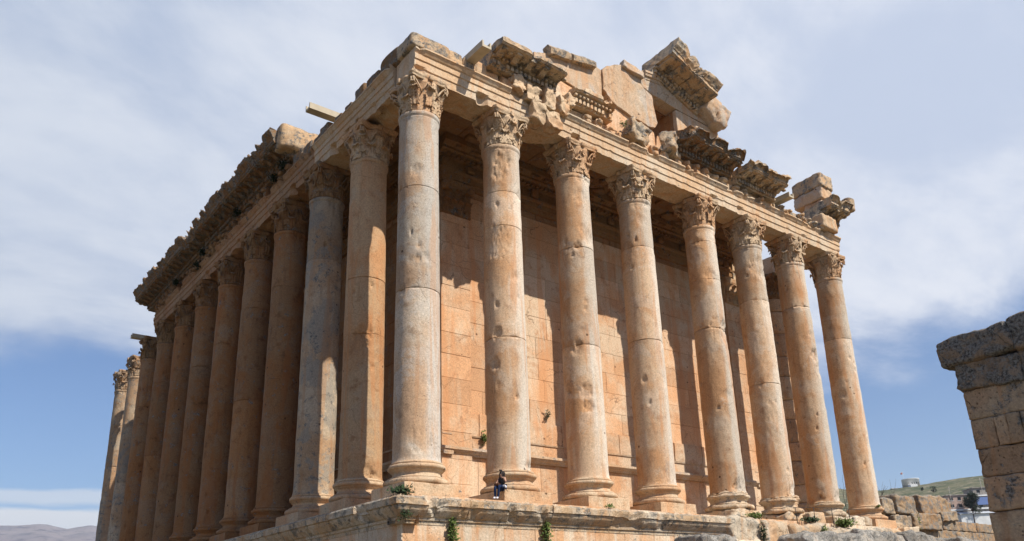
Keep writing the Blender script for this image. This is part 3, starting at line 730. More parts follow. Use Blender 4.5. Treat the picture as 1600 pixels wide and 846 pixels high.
# --- gable wall over the west front
def slab(name, pts, y0, th, m, sd, amp=.03, cuts=2, tilt=0.0):
    b = bmesh.new(); vs = [b.verts.new((x, y0, z)) for x, z in pts]; f = b.faces.new(vs)
    r = bmesh.ops.extrude_face_region(b, geom=[f]); nv = [e for e in r['geom'] if isinstance(e, bmesh.types.BMVert)]
    for v in nv: v.co.y += th
    bmesh.ops.bevel(b, geom=[e for e in b.edges], offset=.02, segments=1, affect='EDGES')
    bmesh.ops.triangulate(b, faces=b.faces); bmesh.ops.subdivide_edges(b, edges=[e for e in b.edges if e.calc_length() > .5], cuts=2)
    bmesh.ops.triangulate(b, faces=b.faces); bmesh.ops.subdivide_edges(b, edges=[e for e in b.edges if e.calc_length() > .3], cuts=1)
    for v in b.verts: v.co += fb(v.co, 1.5, sd)*amp+fb(v.co, 4.5, sd+3)*amp*1.6
    bmesh.ops.recalc_face_normals(b, faces=b.faces)
    me = bpy.data.meshes.new(name); b.to_mesh(me); b.free(); at = me.attributes.new('var', 'FLOAT', 'POINT'); at.data.foreach_set('value', [random.Random(sd).uniform(.4, .8)]*len(me.vertices))
    me.materials.append(m); o = bpy.data.objects.new(name, me); col.objects.link(o); o.parent = temple; o.location = [-t for t in TP]; return o
slab('gable_slab', [(7.2, 22.6), (7.2, 23.8), (8.33, 24.18), (8.93, 24.6), (10.04, 24.95), (11.6, 25.05), (12.07, 24.98), (12.44, 24.92), (12.37, 22.93), (11.54, 22.66), (9.3, 22.84)], -.3, .9, M_slab, 1)
slab('gable_slab', [(3.9, 20.9), (3.9, 21.9), (7.93, 22.45), (9.3, 22.80), (11.6, 22.58), (12.4, 22.80), (13.48, 22.80), (15.5, 22.46), (16.4, 22.50), (16.9, 22.3), (16.9, 20.9)], -.2, .8, M_wall, 2)
slab('gable_slab', [(12.48, 24.95), (12.9, 25.35), (13.56, 25.75), (14.27, 26.09), (15.94, 26.32), (16.03, 25.59), (16.1, 25.15), (16.83, 24.88), (16.86, 24.19), (17.0, 23.5), (17.1, 23.0), (16.85, 22.55), (16.2, 22.42), (15.63, 22.5), (14.9, 22.52), (13.6, 22.80), (13.05, 22.95), (12.75, 23.3), (12.48, 23.55)], -.38, .95, M_slab, 3)
slab('gable_backing', [(8.6, 22.4), (8.6, 24.0), (12.2, 24.3), (13.4, 25.1), (15.9, 26.0), (16.9, 24.6), (16.8, 22.9), (16.3, 22.2)], .06, .5, M_wall, 9)
slab('gable_slab', [(16.17, 26.56), (17.5, 26.82), (19.69, 26.98), (21.21, 26.37), (23.42, 25.48), (23.38, 24.90), (19.84, 24.90), (17.0, 25.1), (16.2, 25.28), (16.08, 25.81)], -.3, 1.0, M_slab, 4)
slab('gable_slab', [(19.15, 24.84), (19.84, 24.87), (23.37, 24.86), (23.51, 24.4), (23.2, 22.0), (19.14, 21.9)], -.28, .3, M_slab, 5)
slab('gable_slab', [(16.95, 21.0), (17.3, 22.3), (17.9, 22.35), (19.1, 22.2), (23.3, 22.0), (26.5, 21.3), (26.5, 20.9)], -.1, .7, M_wall, 6)
mbk = MB(); boxf(mbk, FW, 16.6, 23.2, -3.2, -.72, 24.92, 25.3); boxf(mbk, FW, 19.2, 23.2, -3.2, -.03, 22.0, 24.88); mbk.build('gable_backing', M_shade_brown, temple)  # deep boxes added to shade the gable opening, in shade-darkened brown
# moulding along the gable's rake
mb = MB(); p0, p1 = Vector((16.25, -.3, 26.38)), Vector((23.35, -.3, 25.28)); pm = Vector((19.6, -.3, 26.82))
for a_, b_ in ((p0, pm), (pm, p1)):
    d = (b_-a_).normalized(); fr = Frame(a_, d, (0, -1, 0), Vector((0, -1, 0)).cross(d)*-1 if Vector((0, -1, 0)).cross(d).z < 0 else Vector((0, -1, 0)).cross(d))
    sweep(mb, fr, 0, (b_-a_).length, [(-.2, -.42), (.04, -.42), (.07, -.25), (.16, -.22), (.20, -.05), (.24, -.03), (.24, .12), (-.2, .14)], .2, .02, 2, 7, pstep=.1)
mb.build('gable_moulding', M_slab, temple)
mb = MB(); fr = Frame((8.5, -.3, 24.12), Vector((3.4, 0, .62)).normalized(), (0, -1, 0), Vector((-.62, 0, 3.4)).normalized())
sweep(mb, fr, -.3, 1.3, [(-.3, -.15), (.3, -.1), (.38, .25), (.2, .5), (-.3, .5)], .14, .09, 2.2, 17, pstep=.12); sweep(mb, fr, 1.45, 3.3, [(-.3, -.15), (.34, -.1), (.4, .2), (.2, .42), (-.3, .42)], .14, .08, 2.2, 18, pstep=.12)
mb.build('gable_moulding', M_corn, temple)
mb = MB(); rock(mb, (15.1, -.42, 25.98), (1.7, .4, .5), (0, R(7), 0), 12, 12, .06, .15); mb.build('gable_moulding', M_slab, temple)
# the great cornice chunk that crowns the gable, tipped along the rake
def chunk(o, dirv, L, sd, m, name='raking_cornice', over=1.35, back=1.3, sima=.8, bite=.35, roll=0.0, split=None):
    d = Vector(dirv).normalized(); U = Vector((0, -1, 0)); Z = d.cross(U); Z = Z if Z.z > 0 else -Z
    M = Matrix.Rotation(roll, 3, d); U = M @ U; Z = M @ Z
    fr = Frame(o, d, U, Z); mb = MB()
    runs = split or [(0, L, sima)]
    for i, (a, b, s_) in enumerate(runs):
        c = cornice_mb(fr, a, b, sd+i, s_, back, .05, bite, 0.0, over, mod=.9); k = len(mb.v)
        mb.v += c.v; mb.a += c.a; mb.f += [tuple(q+k for q in f) for f in c.f]; mb.sm += c.sm
    return mb.build(name, m, temple)
chunk((16.9, -.35, 26.62), (1, 0, -.34), 5.4, 501, M_corn, split=[(0, 2.2, 1.6), (2.24, 4.5, 1.0)], over=1.75, back=1.0)
mb = MB(); rock(mb, (22.3, -.5, 25.9), (1.9, 1.3, 1.7), (R(10), R(22), R(10)), 22, 16, .10, .25, 1.6); rock(mb, (23.0, -.75, 25.4), (1.0, 1.1, 1.6), (R(5), R(22), 0), 25, 12, .10, .3, 1.8)
mb.build('raking_cornice', M_slab, temple)
# stones and cornice fragment over the south-west corner
mb = MB(); rock(mb, (35.3, .15, 24.45), (1.65, 2.6, 1.25), (R(-3), R(5), R(-3)), 31, 14, .07, .22, 1.8, .4); mb.build('corner_block', M_corn, temple)
mb = MB(); rock(mb, (35.25, .15, 23.35), (1.6, 2.4, 1.05), (R(-3), R(4), R(-2)), 32, 12, .06, .12, 1.8, .7); mb.build('corner_block', M_slab, temple)
mb = MB(); rock(mb, (35.2, -.05, 21.35), (1.45, 1.5, 3.1), (R(4), 0, 0), 33, 12, .06, .16, 1.5, .5); mb.build('corner_block', M_wall, temple)
mb = MB(); rock(mb, (34.3, -1.0, 20.6), (1.9, .9, 1.1), (0, R(4), 0), 34, 10, .07, .25, 1.8, .5); mb.build('corner_block', M_carve, temple)
chunk((33.75, -.75, 21.05), (1, 0, -.03), 2.7, 520, M_corn, 'corner_cornice', over=1.35, back=1.0, sima=.5, bite=.8, roll=R(-4))
mb = MB(); rock(mb, (36.75, -1.75, 22.6), (.75, .8, 1.1), (0, 0, 0), 36, 9, .08, .5); mb.build('corner_cornice', M_corn, temple)
mb = MB(); rock(mb, (17.2, -1.0, 21.1), (1.0, .9, 1.5), (0, R(14), .5), 37, 14, .17, .2, 1.6); mb.build('attic_block', M_corn, temple)
mb = MB(); rock(mb, (18.6, -1.6, 21.9), (1.5, 1.1, .75), (0, R(-8), .2), 38, 14, .15, .3, 1.8); mb.build('attic_block', M_cornb, temple)
mb = MB(); rock(mb, (14.4, -.9, 20.9), (1.6, .7, 1.35), (0, R(14), .1), 39, 14, .17, .15, 1.8); mb.build('attic_block', M_corn, temple)

# --- stone rain gutters jutting from the eaves
def gutter(o, d, L, tilt=.0):
    d = Vector(d); S = Vector((-d.y, d.x, 0)); mb = MB(); fr = Frame(o, d, S)
    sweep(mb, fr, 0, L, [(-.27, 0), (.27, 0), (.27, .36), (.19, .36), (.17, .12), (-.17, .12), (-.19, .36), (-.27, .36)], .4, .006, 2, 3, pstep=.2)
    ob = mb.build('rain_gutter', M_gutter, temple); return ob
gutter((2.38, -.3, 20.42), (0, -1, 0), 2.1); gutter((-.3, 7.75, 20.62), (-1, 0, 0), 2.1)
gutter((0.2, 45.5, 18.52), (-1, 0, 0), 2.1); gutter((28.75, -.3, 20.75), (0, -1, 0), 1.6)
gutter((35.9, .3, 18.35), (1, 0, 0), 1.3)

# --- ceiling slabs of the colonnade
mb = MB()
for i in range(6):
    boxf(mb, FW, XS[i]+.02 if i else -.3, XS[i+1]-.02, -4.98, -.6, 19.72, 20.5, .3, .05, i)
for k in range(9):
    boxf(mb, FN, 5.1+k*4.3, 5.1+(k+1)*4.3-.03, -4.45, -.6, 19.72, 20.5, .3, .05, 20+k)
rg = random.Random(3)
for _ in range(120):
    if rg.random() < .55: c = (rg.uniform(.8, 29.5), rg.uniform(1.2, 4.4), 19.68)
    else: c = (rg.uniform(1.2, 4.2), rg.uniform(5, 42), 19.68)
    rock(mb, c, (rg.uniform(.5, 1.1), rg.uniform(.5, 1.1), .3), (0, 0, rg.choice([0, .78])), int(c[0]*9), 4, .05, .4)
mb.build('ceiling', M_carveb, temple)

# --- cella: great ashlar walls with a panelled dado
CX0, CX1, CY0, CY1 = 4.5, 30.72, 5.0, 50.0
zs_or = [-1.25, 1.72]; zs_up = [4.05]
while zs_up[-1] < 15.6: zs_up.append(zs_up[-1]+1.27)
def cella(fr, L, seed, m, corner0=True, corner1=True, rough=0):
    mb = MB()
    blockwall(mb, fr, 0, L, zs_or, seed, (1.2, 2.3), .8, -.05, .008, .012)
    blockwall(mb, fr, 0, L, [2.12, 2.80], seed+1, (2.2, 3.6), .8, .02, .007, .01)
    blockwall(mb, fr, 0, L, [2.80, 4.05], seed+2, (1.6, 3.2), .8, .10, .02, .05, rough=.06)
    blockwall(mb, fr, 0, L, zs_up, seed+3, (2.2, 4.2), .8, 0, .007, .007)
    zt = [zs_up[-1]]; 
    while zt[-1] < 18.3: zt.append(zt[-1]+.92)
    w_ = mb.build('cella_wall', m, temple)
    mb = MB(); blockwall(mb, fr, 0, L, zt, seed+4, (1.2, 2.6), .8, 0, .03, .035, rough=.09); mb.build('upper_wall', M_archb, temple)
    mb = MB()
    sweep(mb, fr, -.3, L+.3, [(-.5, -1.52), (.42, -1.52), (.42, -1.36), (.34, -1.34), (.30, -1.22), (.22, -1.18), (.14, -1.04), (.06, -1.0), (-.5, -1.0)], .25, .015, 2, seed, pstep=.12)
    sweep(mb, fr, -.28, L+.28, [(-.5, 1.72), (.10, 1.72), (.13, 1.80), (.22, 1.86), (.28, 1.96), (.34, 1.98), (.34, 2.12), (-.5, 2.12)], .25, .012, 2, seed+1, pstep=.12)
    sweep(mb, fr, -.15, L+.15, [(-.5, 2.76), (.08, 2.76), (.10, 2.84), (-.5, 2.84)], .3, .01, 2, seed+2, pstep=.2)
    mb.build('dado_moulding', M_slab, temple)
    return w_
Fcw = Frame((CX0, CY0, 0), (1, 0, 0), (0, -1, 0)); Fcn = Frame((CX0, CY0, 0), (0, 1, 0), (-1, 0, 0)); Fcs = Frame((CX1, CY0, 0), (0, 1, 0), (1, 0, 0))
cella(Fcw, CX1-CX0, 600, M_wall); cella(Fcn, CY1-CY0, 620, M_shade_brown); cella(Fcs, CY1-CY0, 640, M_wall)
# angle pilasters with capitals
def pilaster(fr, a0, a1, sd, m, mc):
    mb = MB(); zs = [-1.0]
    rg = random.Random(sd)
    while zs[-1] < 14.0: zs.append(zs[-1]+rg.uniform(1.2, 1.5))
    zs.append(15.3); blockwall(mb, fr, a0, a1, zs, sd, (9, 10), .3, .14, .008, .015, rough=.0); p = mb.build('pilaster', m, temple)
    mb = MB(); w_ = a1-a0
    sweep(mb, fr, a0-.02, a1+.02, [(-.2, 15.2), (.2, 15.2), (.22, 15.9), (.30, 16.6), (.45, 16.9), (.5, 17.15), (-.2, 17.15)], .2, .04, 2, sd, pstep=.2)
    for row, (z0, h, n_) in enumerate(((15.25, .75, 4), (15.6, 1.0, 3))):
        for k in range(n_):
            tmp = MB(); acanthus(tmp, 0, 0, h, .52, 0, .16, sd+k+row*9)
            a = a0+w_*(k+.5)/n_
            vs = [fr(a+v[1], v[0]+.18+.06*row, z0+v[2]) for v in tmp.v]
            mb.add(vs, tmp.f, .5)
    for e in (a0+.1, a1-.1): rock(mb, fr(e, .45, 16.75), (.4, .4, .5), (0, 0, 0), sd, 5, .06, .6)
    c = mb.build('pilaster_capital', mc, None); c.parent = p; c.location = (0, 0, 0)
    return p
pilaster(Fcw, -.14, 1.75, 700, M_wall, M_carveb); pilaster(Fcw, CX1-CX0-1.75, CX1-CX0+.14, 705, M_wall, M_carve)
pilaster(Fcn, 0.0, 1.75, 710, M_shade_brown, M_carveb); pilaster(Fcs, 0.0, 1.6, 715, M_wall, M_carve)
# the cella's own entablature under the ceiling
mb = MB()
for fr, L in ((Fcw, CX1-CX0), (Fcn, CY1-CY0)):
    sweep(mb, fr, -.4, L+.3, [(-.6, 17.1), (.20, 17.1), (.22, 17.4), (.28, 17.42), (.28, 17.75), (.36, 17.8), (.40, 17.95), (.24, 18.0), (.24, 18.6), (.42, 18.65), (.42, 18.8), (.75, 18.95), (.75, 19.1), (1.05, 19.3), (1.1, 19.65), (-.6, 19.65)], .3, .03, 1.6, 5, pstep=.16)
    a = 0
    while a < L:
        boxf(mb, fr, a, a+.2, .3, .62, 18.68, 18.92, .4, .015, 1); boxf(mb, fr, a+.05, a+.35, .5, 1.0, 19.1, 19.3, .4, .02, 1) if int(a*10) % 2 else None
        if (a*2) % 1.6 < .3: rock(mb, fr(a, .36, 18.3), (.5, .3, .5), (0, 0, 0), int(a*7), 4, .08, .6)
        a += .34
mb.build('cella_entablature', M_carveb, temple)
mb = MB(); sweep(mb, Fcs, -.35, 30, [(-.6, 17.1), (.20, 17.1), (.28, 17.5), (.28, 17.9), (.5, 18.1), (.5, 18.5), (.9, 18.8), (.9, 19.2), (-.6, 19.2)], .3, .07, 1.6, 5, pstep=.16); mb.build('cella_entablature', M_corn, temple)

# --- podium
mb = MB()
boxf(mb, FW, -1.3, 36.4, -62, 1.1, GZ-.2, -1.9, .4)
boxf(mb, FW, -1.75, 36.6, -62, 1.70, -1.9, -1.53, .6)
sp = mb.build('podium', M_pod, temple)
mb = MB(); Fpn = Frame((0, 0, 0), (0, 1, 0), (-1, 0, 0))
zs = [GZ, -6.3, -4.9, -3.6, -2.6]
blockwall(mb, FW, -1.6, 18.6, zs, 800, (1.6, 3.6), .5, 1.6, .008, .012); blockwall(mb, Fpn, -1.58, 62, zs, 801, (1.6, 3.6), .5, 1.6, .012, .02)
mb.build('podium_wall', M_pod, temple)
lip = [(1.0, -2.66), (1.62, -2.66), (1.64, -2.52), (1.70, -2.50), (1.72, -2.40), (1.80, -2.36), (1.98, -2.15), (2.04, -2.04), (2.04, -1.98), (2.12, -1.96), (2.14, -1.72), (2.06, -1.64), (1.0, -1.60)]
def podium_lip(fr, a0, a1, sd, worn):
    mb = MB(); pr = densify([Vector(p) for p in lip], .09); n = int((a1-a0)/.11); k = len(pr); vs = []
    for i in range(n+1):
        a = a0+(a1-a0)*i/n
        for q in pr:
            u, z = q.x, q.y; mit = 0
            c = noise.noise((a*.9, sd, z*.7))+.5*noise.noise((a*3.1, sd, z*2)); aa = a
            if i == 0 and a0 < 0: aa = -u
            if u > 1.75:
                if c > .22: u -= min(.26, (c-.22)*.55*worn)
                if z > -2.0 and c > .3: z -= min(.1, (c-.3)*.3*worn)
            p = fr(aa, u, z); vs.append(p+fb(p, 3.5, sd)*.02*(worn if u > 1.9 else .5))
    fs = [(i*k+j, i*k+(j+1) % k, (i+1)*k+(j+1) % k, (i+1)*k+j) for i in range(n) for j in range(k)]+[tuple(range(k)), tuple(n*k+j for j in range(k))]
    mb.add(vs, fs, .5, False); return mb.build('podium_cornice', M_lip, temple)
for i, (a, b) in enumerate([(-2.0, 1.25), (1.27, 5.6), (5.62, 9.3), (9.33, 13.3), (13.33, 18.1)]): podium_lip(FW, a, b, 820+i, [1.5, 1.0, .9, .6, .8][i])
for i in range(9): podium_lip(Fpn, -2.0 if i == 0 else -2.0+i*4.6+.02, -2.0+(i+1)*4.6, 840+i, 1.6)
# broken southern part of the podium front: torn core blocks
mb = MB(); rg = random.Random(77)
for (x, y, z, sx, sy, sz, r) in [(19.2, -1.2, -2.2, 2.9, 1.8, 1.3, .0), (18.9, -1.4, -3.4, 2.4, 1.9, 1.3, .05), (21.9, -1.2, -2.35, 2.5, 1.7, 1.4, .02), (24.8, -1.5, -2.5, 3.3, 1.7, 1.5, -.03),
        (28.0, -1.5, -2.6, 2.9, 1.7, 1.5, .03), (30.8, -1.5, -2.55, 2.5, 1.7, 1.5, -.04), (33.3, -1.3, -2.3, 2.5, 1.6, 1.3, .03), (35.7, -1.1, -2.3, 2.2, 1.6, 1.3, .0), (21.5, -1.6, -3.8, 3.0, 1.9, 1.4, .02), (25, -1.7, -4.0, 3.6, 1.9, 1.4, -.02), (29.2, -1.7, -4.0, 3.6, 1.8, 1.4, 0), (33, -1.5, -3.8, 3.4, 1.9, 1.4, 0), (36, -1.4, -3.8, 2.4, 1.9, 1.4, 0)]:
    mb = MB(); rock(mb, (x, y, z), (sx, sy, sz), (rg.uniform(-.03, .03), rg.uniform(-.04, .04), r), rg.randint(0, 99), 16, .12, .3, 1.4, rg.random()); mb.build('podium_core_block', M_rough, temple)
mb = MB()
for x in range(18, 37, 3): rock(mb, (x+.5, -1.5, -6.2), (3.1, 1.6, 3.2), (0, 0, 0), x, 8, .08, .2, 1, rg.random())
mb.build('broken_podium_core', M_rough, temple)
mb = MB()
for (x, y, z, sx, sy, sz) in [(26.7, -1.0, -1.25, 1.5, .8, .55), (27.8, -.6, -1.15, 1.3, .9, .75), (31.9, -1.0, -1.2, 1.2, .8, .6), (33.1, -.9, -1.2, .9, .8, .6), (37.2, -.6, -1.35, 1.2, 1.2, .6), (36.9, -1.7, -1.75, 1.6, 1.0, .5)]:
    mb = MB(); rock(mb, (x, y, z), (sx, sy, sz), (0, rg.uniform(-.1, .1), rg.uniform(-.2, .2)), int(x), 9, .08, .3, 1.4, rg.random()); mb.build('plinth_fragment', M_rough, temple)
# ------------------------------------------------------------------ visitor
def skin(name, pts, edges, rad, m, parent=None, root=0, sub=2):
    me = bpy.data.meshes.new(name); me.from_pydata(pts, edges, []); o = bpy.data.objects.new(name, me); col.objects.link(o)
    md = o.modifiers.new('skin', 'SKIN'); md.use_smooth_shade = True
    if not me.skin_vertices: 
        try: me.skin_vertices_add()
        except Exception: pass
    if not me.skin_vertices:
        b = bmesh.new(); b.from_mesh(me); b.verts.layers.skin.verify(); b.to_mesh(me); b.free()
    for i, r in enumerate(rad):
        sv = me.skin_vertices[0].data[i]; sv.radius = (r, r) if isinstance(r, (int, float)) else r; sv.use_root = (i == root)
    s = o.modifiers.new('sub', 'SUBSURF'); s.levels = sub; s.render_levels = sub
    me.materials.append(m)
    if parent: o.parent = parent
    return o
M_skin = flat('skin', (.45, .26, .18), .6); M_hair = flat('dark_brown_hair', (.018, .011, .008), .5); M_shirt = flat('black_cotton', (.012, .012, .015), .9)
M_jean = flat('blue_denim', (.010, .022, .062), .9, nscale=20); M_white = flat('white_cotton', (.6, .6, .65), .9); M_leather = flat('brown_leather', (.08, .035, .018), .6)
J = dict(pel=(0, 0, .10), sp=(0, .01, .26), ch=(0, -.01, .42), nk=(0, -.01, .55), hd=(0, -.03, .63), tp=(0, -.02, .73),
         sl=(-.15, 0, .49), el=(-.23, -.10, .27), wl=(-.10, -.27, .20), pl=(-.06, -.32, .21), sr=(.15, 0, .49), er=(.25, -.10, .30), wr=(.24, -.26, .44), pr=(.235, -.31, .49),
         hl=(-.08, 0, .09), kl=(-.11, -.40, .10), al=(-.10, -.42, -.36), tl=(-.11, -.56, -.41), hr=(.08, 0, .09), kr=(.10, -.41, .11), ar=(.03, -.40, -.37), tr=(.02, -.54, -.42))
def sub(names, edges, rad): 
    ids = {n: i for i, n in enumerate(names)}; return [J[n] for n in names], [(ids[a], ids[b]) for a, b in edges], rad
n_ = ['pel', 'sp', 'ch', 'nk', 'hd', 'tp', 'sl', 'el', 'wl', 'pl', 'sr', 'er', 'wr', 'pr', 'hl', 'kl', 'al', 'tl', 'hr', 'kr', 'ar', 'tr']
e_ = [('pel', 'sp'), ('sp', 'ch'), ('ch', 'nk'), ('nk', 'hd'), ('hd', 'tp'), ('ch', 'sl'), ('sl', 'el'), ('el', 'wl'), ('wl', 'pl'), ('ch', 'sr'), ('sr', 'er'), ('er', 'wr'), ('wr', 'pr'), ('pel', 'hl'), ('hl', 'kl'), ('kl', 'al'), ('al', 'tl'), ('pel', 'hr'), ('hr', 'kr'), ('kr', 'ar'), ('ar', 'tr')]
r_ = [.13, .10, .12, .048, .078, .075, .05, .036, .026, .03, .05, .036, .026, .03, .08, .055, .036, .03, .08, .055, .036, .03]
person = skin('person', *sub(n_, e_, r_), M_skin)
person.location = (3.52, -1.22, -.99); person.rotation_euler = (0, 0, R(-68))
tag(person, 'seated woman with long dark hair, black top and blue jeans holding up a stick', 'person')
skin('jeans', *sub(['pel', 'hl', 'kl', 'al', 'hr', 'kr', 'ar'], [('pel', 'hl'), ('hl', 'kl'), ('kl', 'al'), ('pel', 'hr'), ('hr', 'kr'), ('kr', 'ar')], [.15, .095, .07, .048, .095, .07, .048]), M_jean, person)
skin('top', *sub(['pel', 'sp', 'ch', 'sl', 'sr', 'nk'], [('pel', 'sp'), ('sp', 'ch'), ('ch', 'sl'), ('ch', 'sr'), ('ch', 'nk')], [.13, .12, .14, .07, .07, .055]), M_shirt, person, root=2)
for s_, (a_, b_) in enumerate((('al', 'tl'), ('ar', 'tr'))): skin('shoe', [J[a_], J[b_]], [(0, 1)], [.05, .042], M_white, person)
mb = MB(); rock(mb, (0, .03, .70), (.22, .23, .24), (0, 0, 0), 1, 6, .01, .95, 4); rock(mb, (-.09, .02, .52), (.09, .13, .42), (0, 0, 0), 2, 6, .02, .8, 5); rock(mb, (.09, .02, .52), (.09, .13, .42), (0, 0, 0), 3, 6, .02, .8, 5); rock(mb, (0, .09, .5), (.22, .08, .4), (0, 0, 0), 3, 6, .02, .8, 5)
mb.build('hair', M_hair, person)
mb = MB(); rock(mb, (-.035, -.115, .665), (.05, .02, .03), (0, 0, 0), 1, 3, 0, .6); rock(mb, (.035, -.115, .665), (.05, .02, .03), (0, 0, 0), 1, 3, 0, .6); rock(mb, (0, -.118, .67), (.03, .01, .01), (0, 0, 0), 1, 2, 0, .3); mb.build('sunglasses', M_metal, person)
mb = MB(); rock(mb, (0, -.125, .64), (.022, .03, .035), (0, 0, 0), 1, 3, 0, .8); mb.build('nose', M_skin, person)
for hx, sgn in (('pl', 1), ('pr', -1)):
    for k in range(5):
        p = Vector(J[hx]); a = Vector(((k-2)*.016, -.01, -.004*abs(k-2))); L_ = [.05, .065, .07, .065, .05][k]
        mb = MB(); tube(mb, [p+a, p+a+Vector((0, -L_*.5, -.01)), p+a+Vector((0, -L_*.75, -.035)), p+a+Vector((0, -L_*.55, -.055))], .009, 6); mb.build('finger', M_skin, person)
mb = MB(); rock(mb, (.15, -.05, .12), (.16, .22, .10), (0, 0, .3), 9, 6, .03, .6, 5); mb.build('white_shirt_tail', M_white, person)
Mp = Matrix.Translation(person.location) @ Matrix.Rotation(R(-68), 4, 'Z')
mb = MB(); rock(mb, Mp @ Vector((-.05, -.30, .185)), (.26, .18, .12), (0, 0, R(-68)), 3, 6, .01, .5); bagp = mb.build('camera_bag', M_leather); tag(bagp, 'small brown bag resting on the lap of the seated woman', 'bag')
mb = MB(); h = Mp @ Vector((.24, -.335, .47)); tube(mb, [h+Vector((.10, 0, -.52)), h, h+Vector((-.09, 0, .26))], .018, 7); stk = mb.build('camera_stick', M_metal)
mb = MB(); rock(mb, h+Vector((-.10, 0, .29)), (.11, .09, .06), (0, 0, 0), 1, 4, 0, .3); o = mb.build('head', M_metal, stk)
for d in ((.22, .05, -.10), (-.10, -.12, -.16), (.0, .16, -.12)):
    mb = MB(); tube(mb, [h+Vector((.09, 0, -.45)), h+Vector((.09, 0, -.48))+Vector(d)], .011, 6); mb.build('leg', M_metal, stk)
tag(stk, 'black folding tripod used as a selfie stick, raised in the hand of the seated woman', 'tripod')

# ------------------------------------------------------------------ weeds on the masonry
def tuft(name, c, size, n, leaf, m, sd, label, cat='weed', group=None, hang=False):
    rg = random.Random(sd); mb = MB(); c = Vector(c)
    for k in range(n):
        d = Vector([max(-.85, min(.85, rg.gauss(0, .36))) for _ in range(3)]); p = Vector((d.x*size[0], d.y*size[1], d.z*size[2]))
        ax = Vector((rg.uniform(-1, 1), rg.uniform(-1, 1), rg.uniform(-.2, 1))).normalized(); b = ax.orthogonal().normalized(); l = leaf*rg.uniform(.6, 1.4); w_ = l*.38
        mb.add([p-b*w_*.2, p+ax*l*.5-b*w_, p+ax*l, p+ax*l*.5+b*w_], [(0, 1, 2, 3)], rg.random(), False)
    o = mb.build(name, m, None, recalc=False); o.location = c; return tag(o, label, cat, group)
tuft('weed_clump', (-1.55, -1.55, -1.42), (.55, .5, .28), 260, .14, M_leafd, 1, 'dark green weed clump at the foot of the corner column plinth')
tuft('wall_weed', (6.97, 4.78, 2.72), (.22, .2, .42), 130, .12, M_leaf, 2, 'green weed hanging low on the sunlit wall just left above the seated woman')
tuft('wall_weed', (11.43, 4.82, 4.55), (.2, .2, .34), 90, .11, M_leafd, 3, 'small dark weed sprouting from the wall just right of the second front column')
tuft('hanging_vine', (.62, -1.78, -2.95), (.26, .14, 1.0), 420, .12, M_leaf, 4, 'green creeper hanging down the podium wall under the gap after the corner column')
tuft('hanging_vine', (5.45, -1.78, -2.95), (.26, .14, 1.0), 420, .12, M_leaf, 5, 'green creeper hanging on the podium below the seated woman and her column')
tuft('corner_weed', (-1.6, -1.95, -2.35), (.3, .2, .35), 110, .10, M_leafd, 15, 'little dark weed in the podium cornice right at the corner')
tuft('weed_clump', (9.4, -1.7, -1.45), (.35, .2, .12), 90, .10, M_leaf, 6, 'tiny green weed in front of the third front column plinth')
tuft('weed_clump', (20.4, -1.75, -1.42), (.75, .3, .22), 260, .14, M_leaf, 7, 'green weeds at the foot of the broken base of the fifth front column')
tuft('weed_clump', (25.6, -1.85, -1.45), (1.1, .3, .18), 300, .13, M_leafd, 8, 'low dark weeds along the ledge beneath the sixth front column')
tuft('bush', (28.9, -2.0, -1.52), (.95, .45, .28), 700, .15, M_leaf, 9, 'bright green bush growing behind the railing below the seventh front column')
tuft('bush', (25.9, -2.45, -2.3), (.3, .25, .6), 220, .13, M_leaf, 10, 'green weed in the crack of the broken podium stones left of the bush')
tuft('crack_weed', (20.2, -2.3, -2.5), (.2, .2, .8), 200, .12, M_leafd, 11, 'dark weed running down the crack where the podium cornice ends')
tuft('column_weed', (34.75, -1.2, -.1), (.3, .15, .1), 70, .10, M_leaf, 12, 'tiny green weeds on the base of the last front column')
for k, (y, z, lb) in enumerate([(15.2, 20.25, 'lower of the two dark weeds at the near sunlit end of the shaded long cornice'), (14.0, 20.65, 'dark weed highest and nearest to the sunlit broken end of the long cornice'),
        (21.9, 20.8, 'dark weed in the frieze above the gap after the fifth flank column'), (28.8, 20.5, 'dark weed half way along the shaded frieze'), (30.0, 19.9, 'dark weed drooping over the beam just beyond the half way weed'), (35.5, 20.4, 'farthest dark weed in the shaded frieze near its left end')]):
    tuft('frieze_weed', (-1.25, y, z), (.3, .4, .38), 140, .16, M_leafd, 20+k, lb, group='weeds in the shaded frieze')
tuft('gable_weed', (13.1, -1.1, 20.95), (.4, .3, .25), 120, .12, M_leaf, 40, 'green weed on the front ledge below the round-bottomed gable slab')

# ------------------------------------------------------------------ railing on the broken podium
rail = empty('railing', (26.5, -2.1, -1.6), 'thin dark metal railing with four posts on the broken podium edge', 'railing')
PX = [(23.75, .72), (25.6, .80), (27.5, .88), (29.4, .90)]; tops = []
for x, hgt in PX:
    mb = MB(); tube(mb, [(x, -2.15, -1.75), (x-.03, -2.15, -1.55+hgt)], .022, 6); mb.build('post', M_metal, rail); tops.append(Vector((x-.03, -2.15, -1.56+hgt)))
mb = MB(); tube(mb, [tops[0]-Vector((.2, 0, 0))]+tops+[tops[-1]+Vector((1.6, 0, .05))], .014, 6); mb.build('handrail', M_metal, rail)

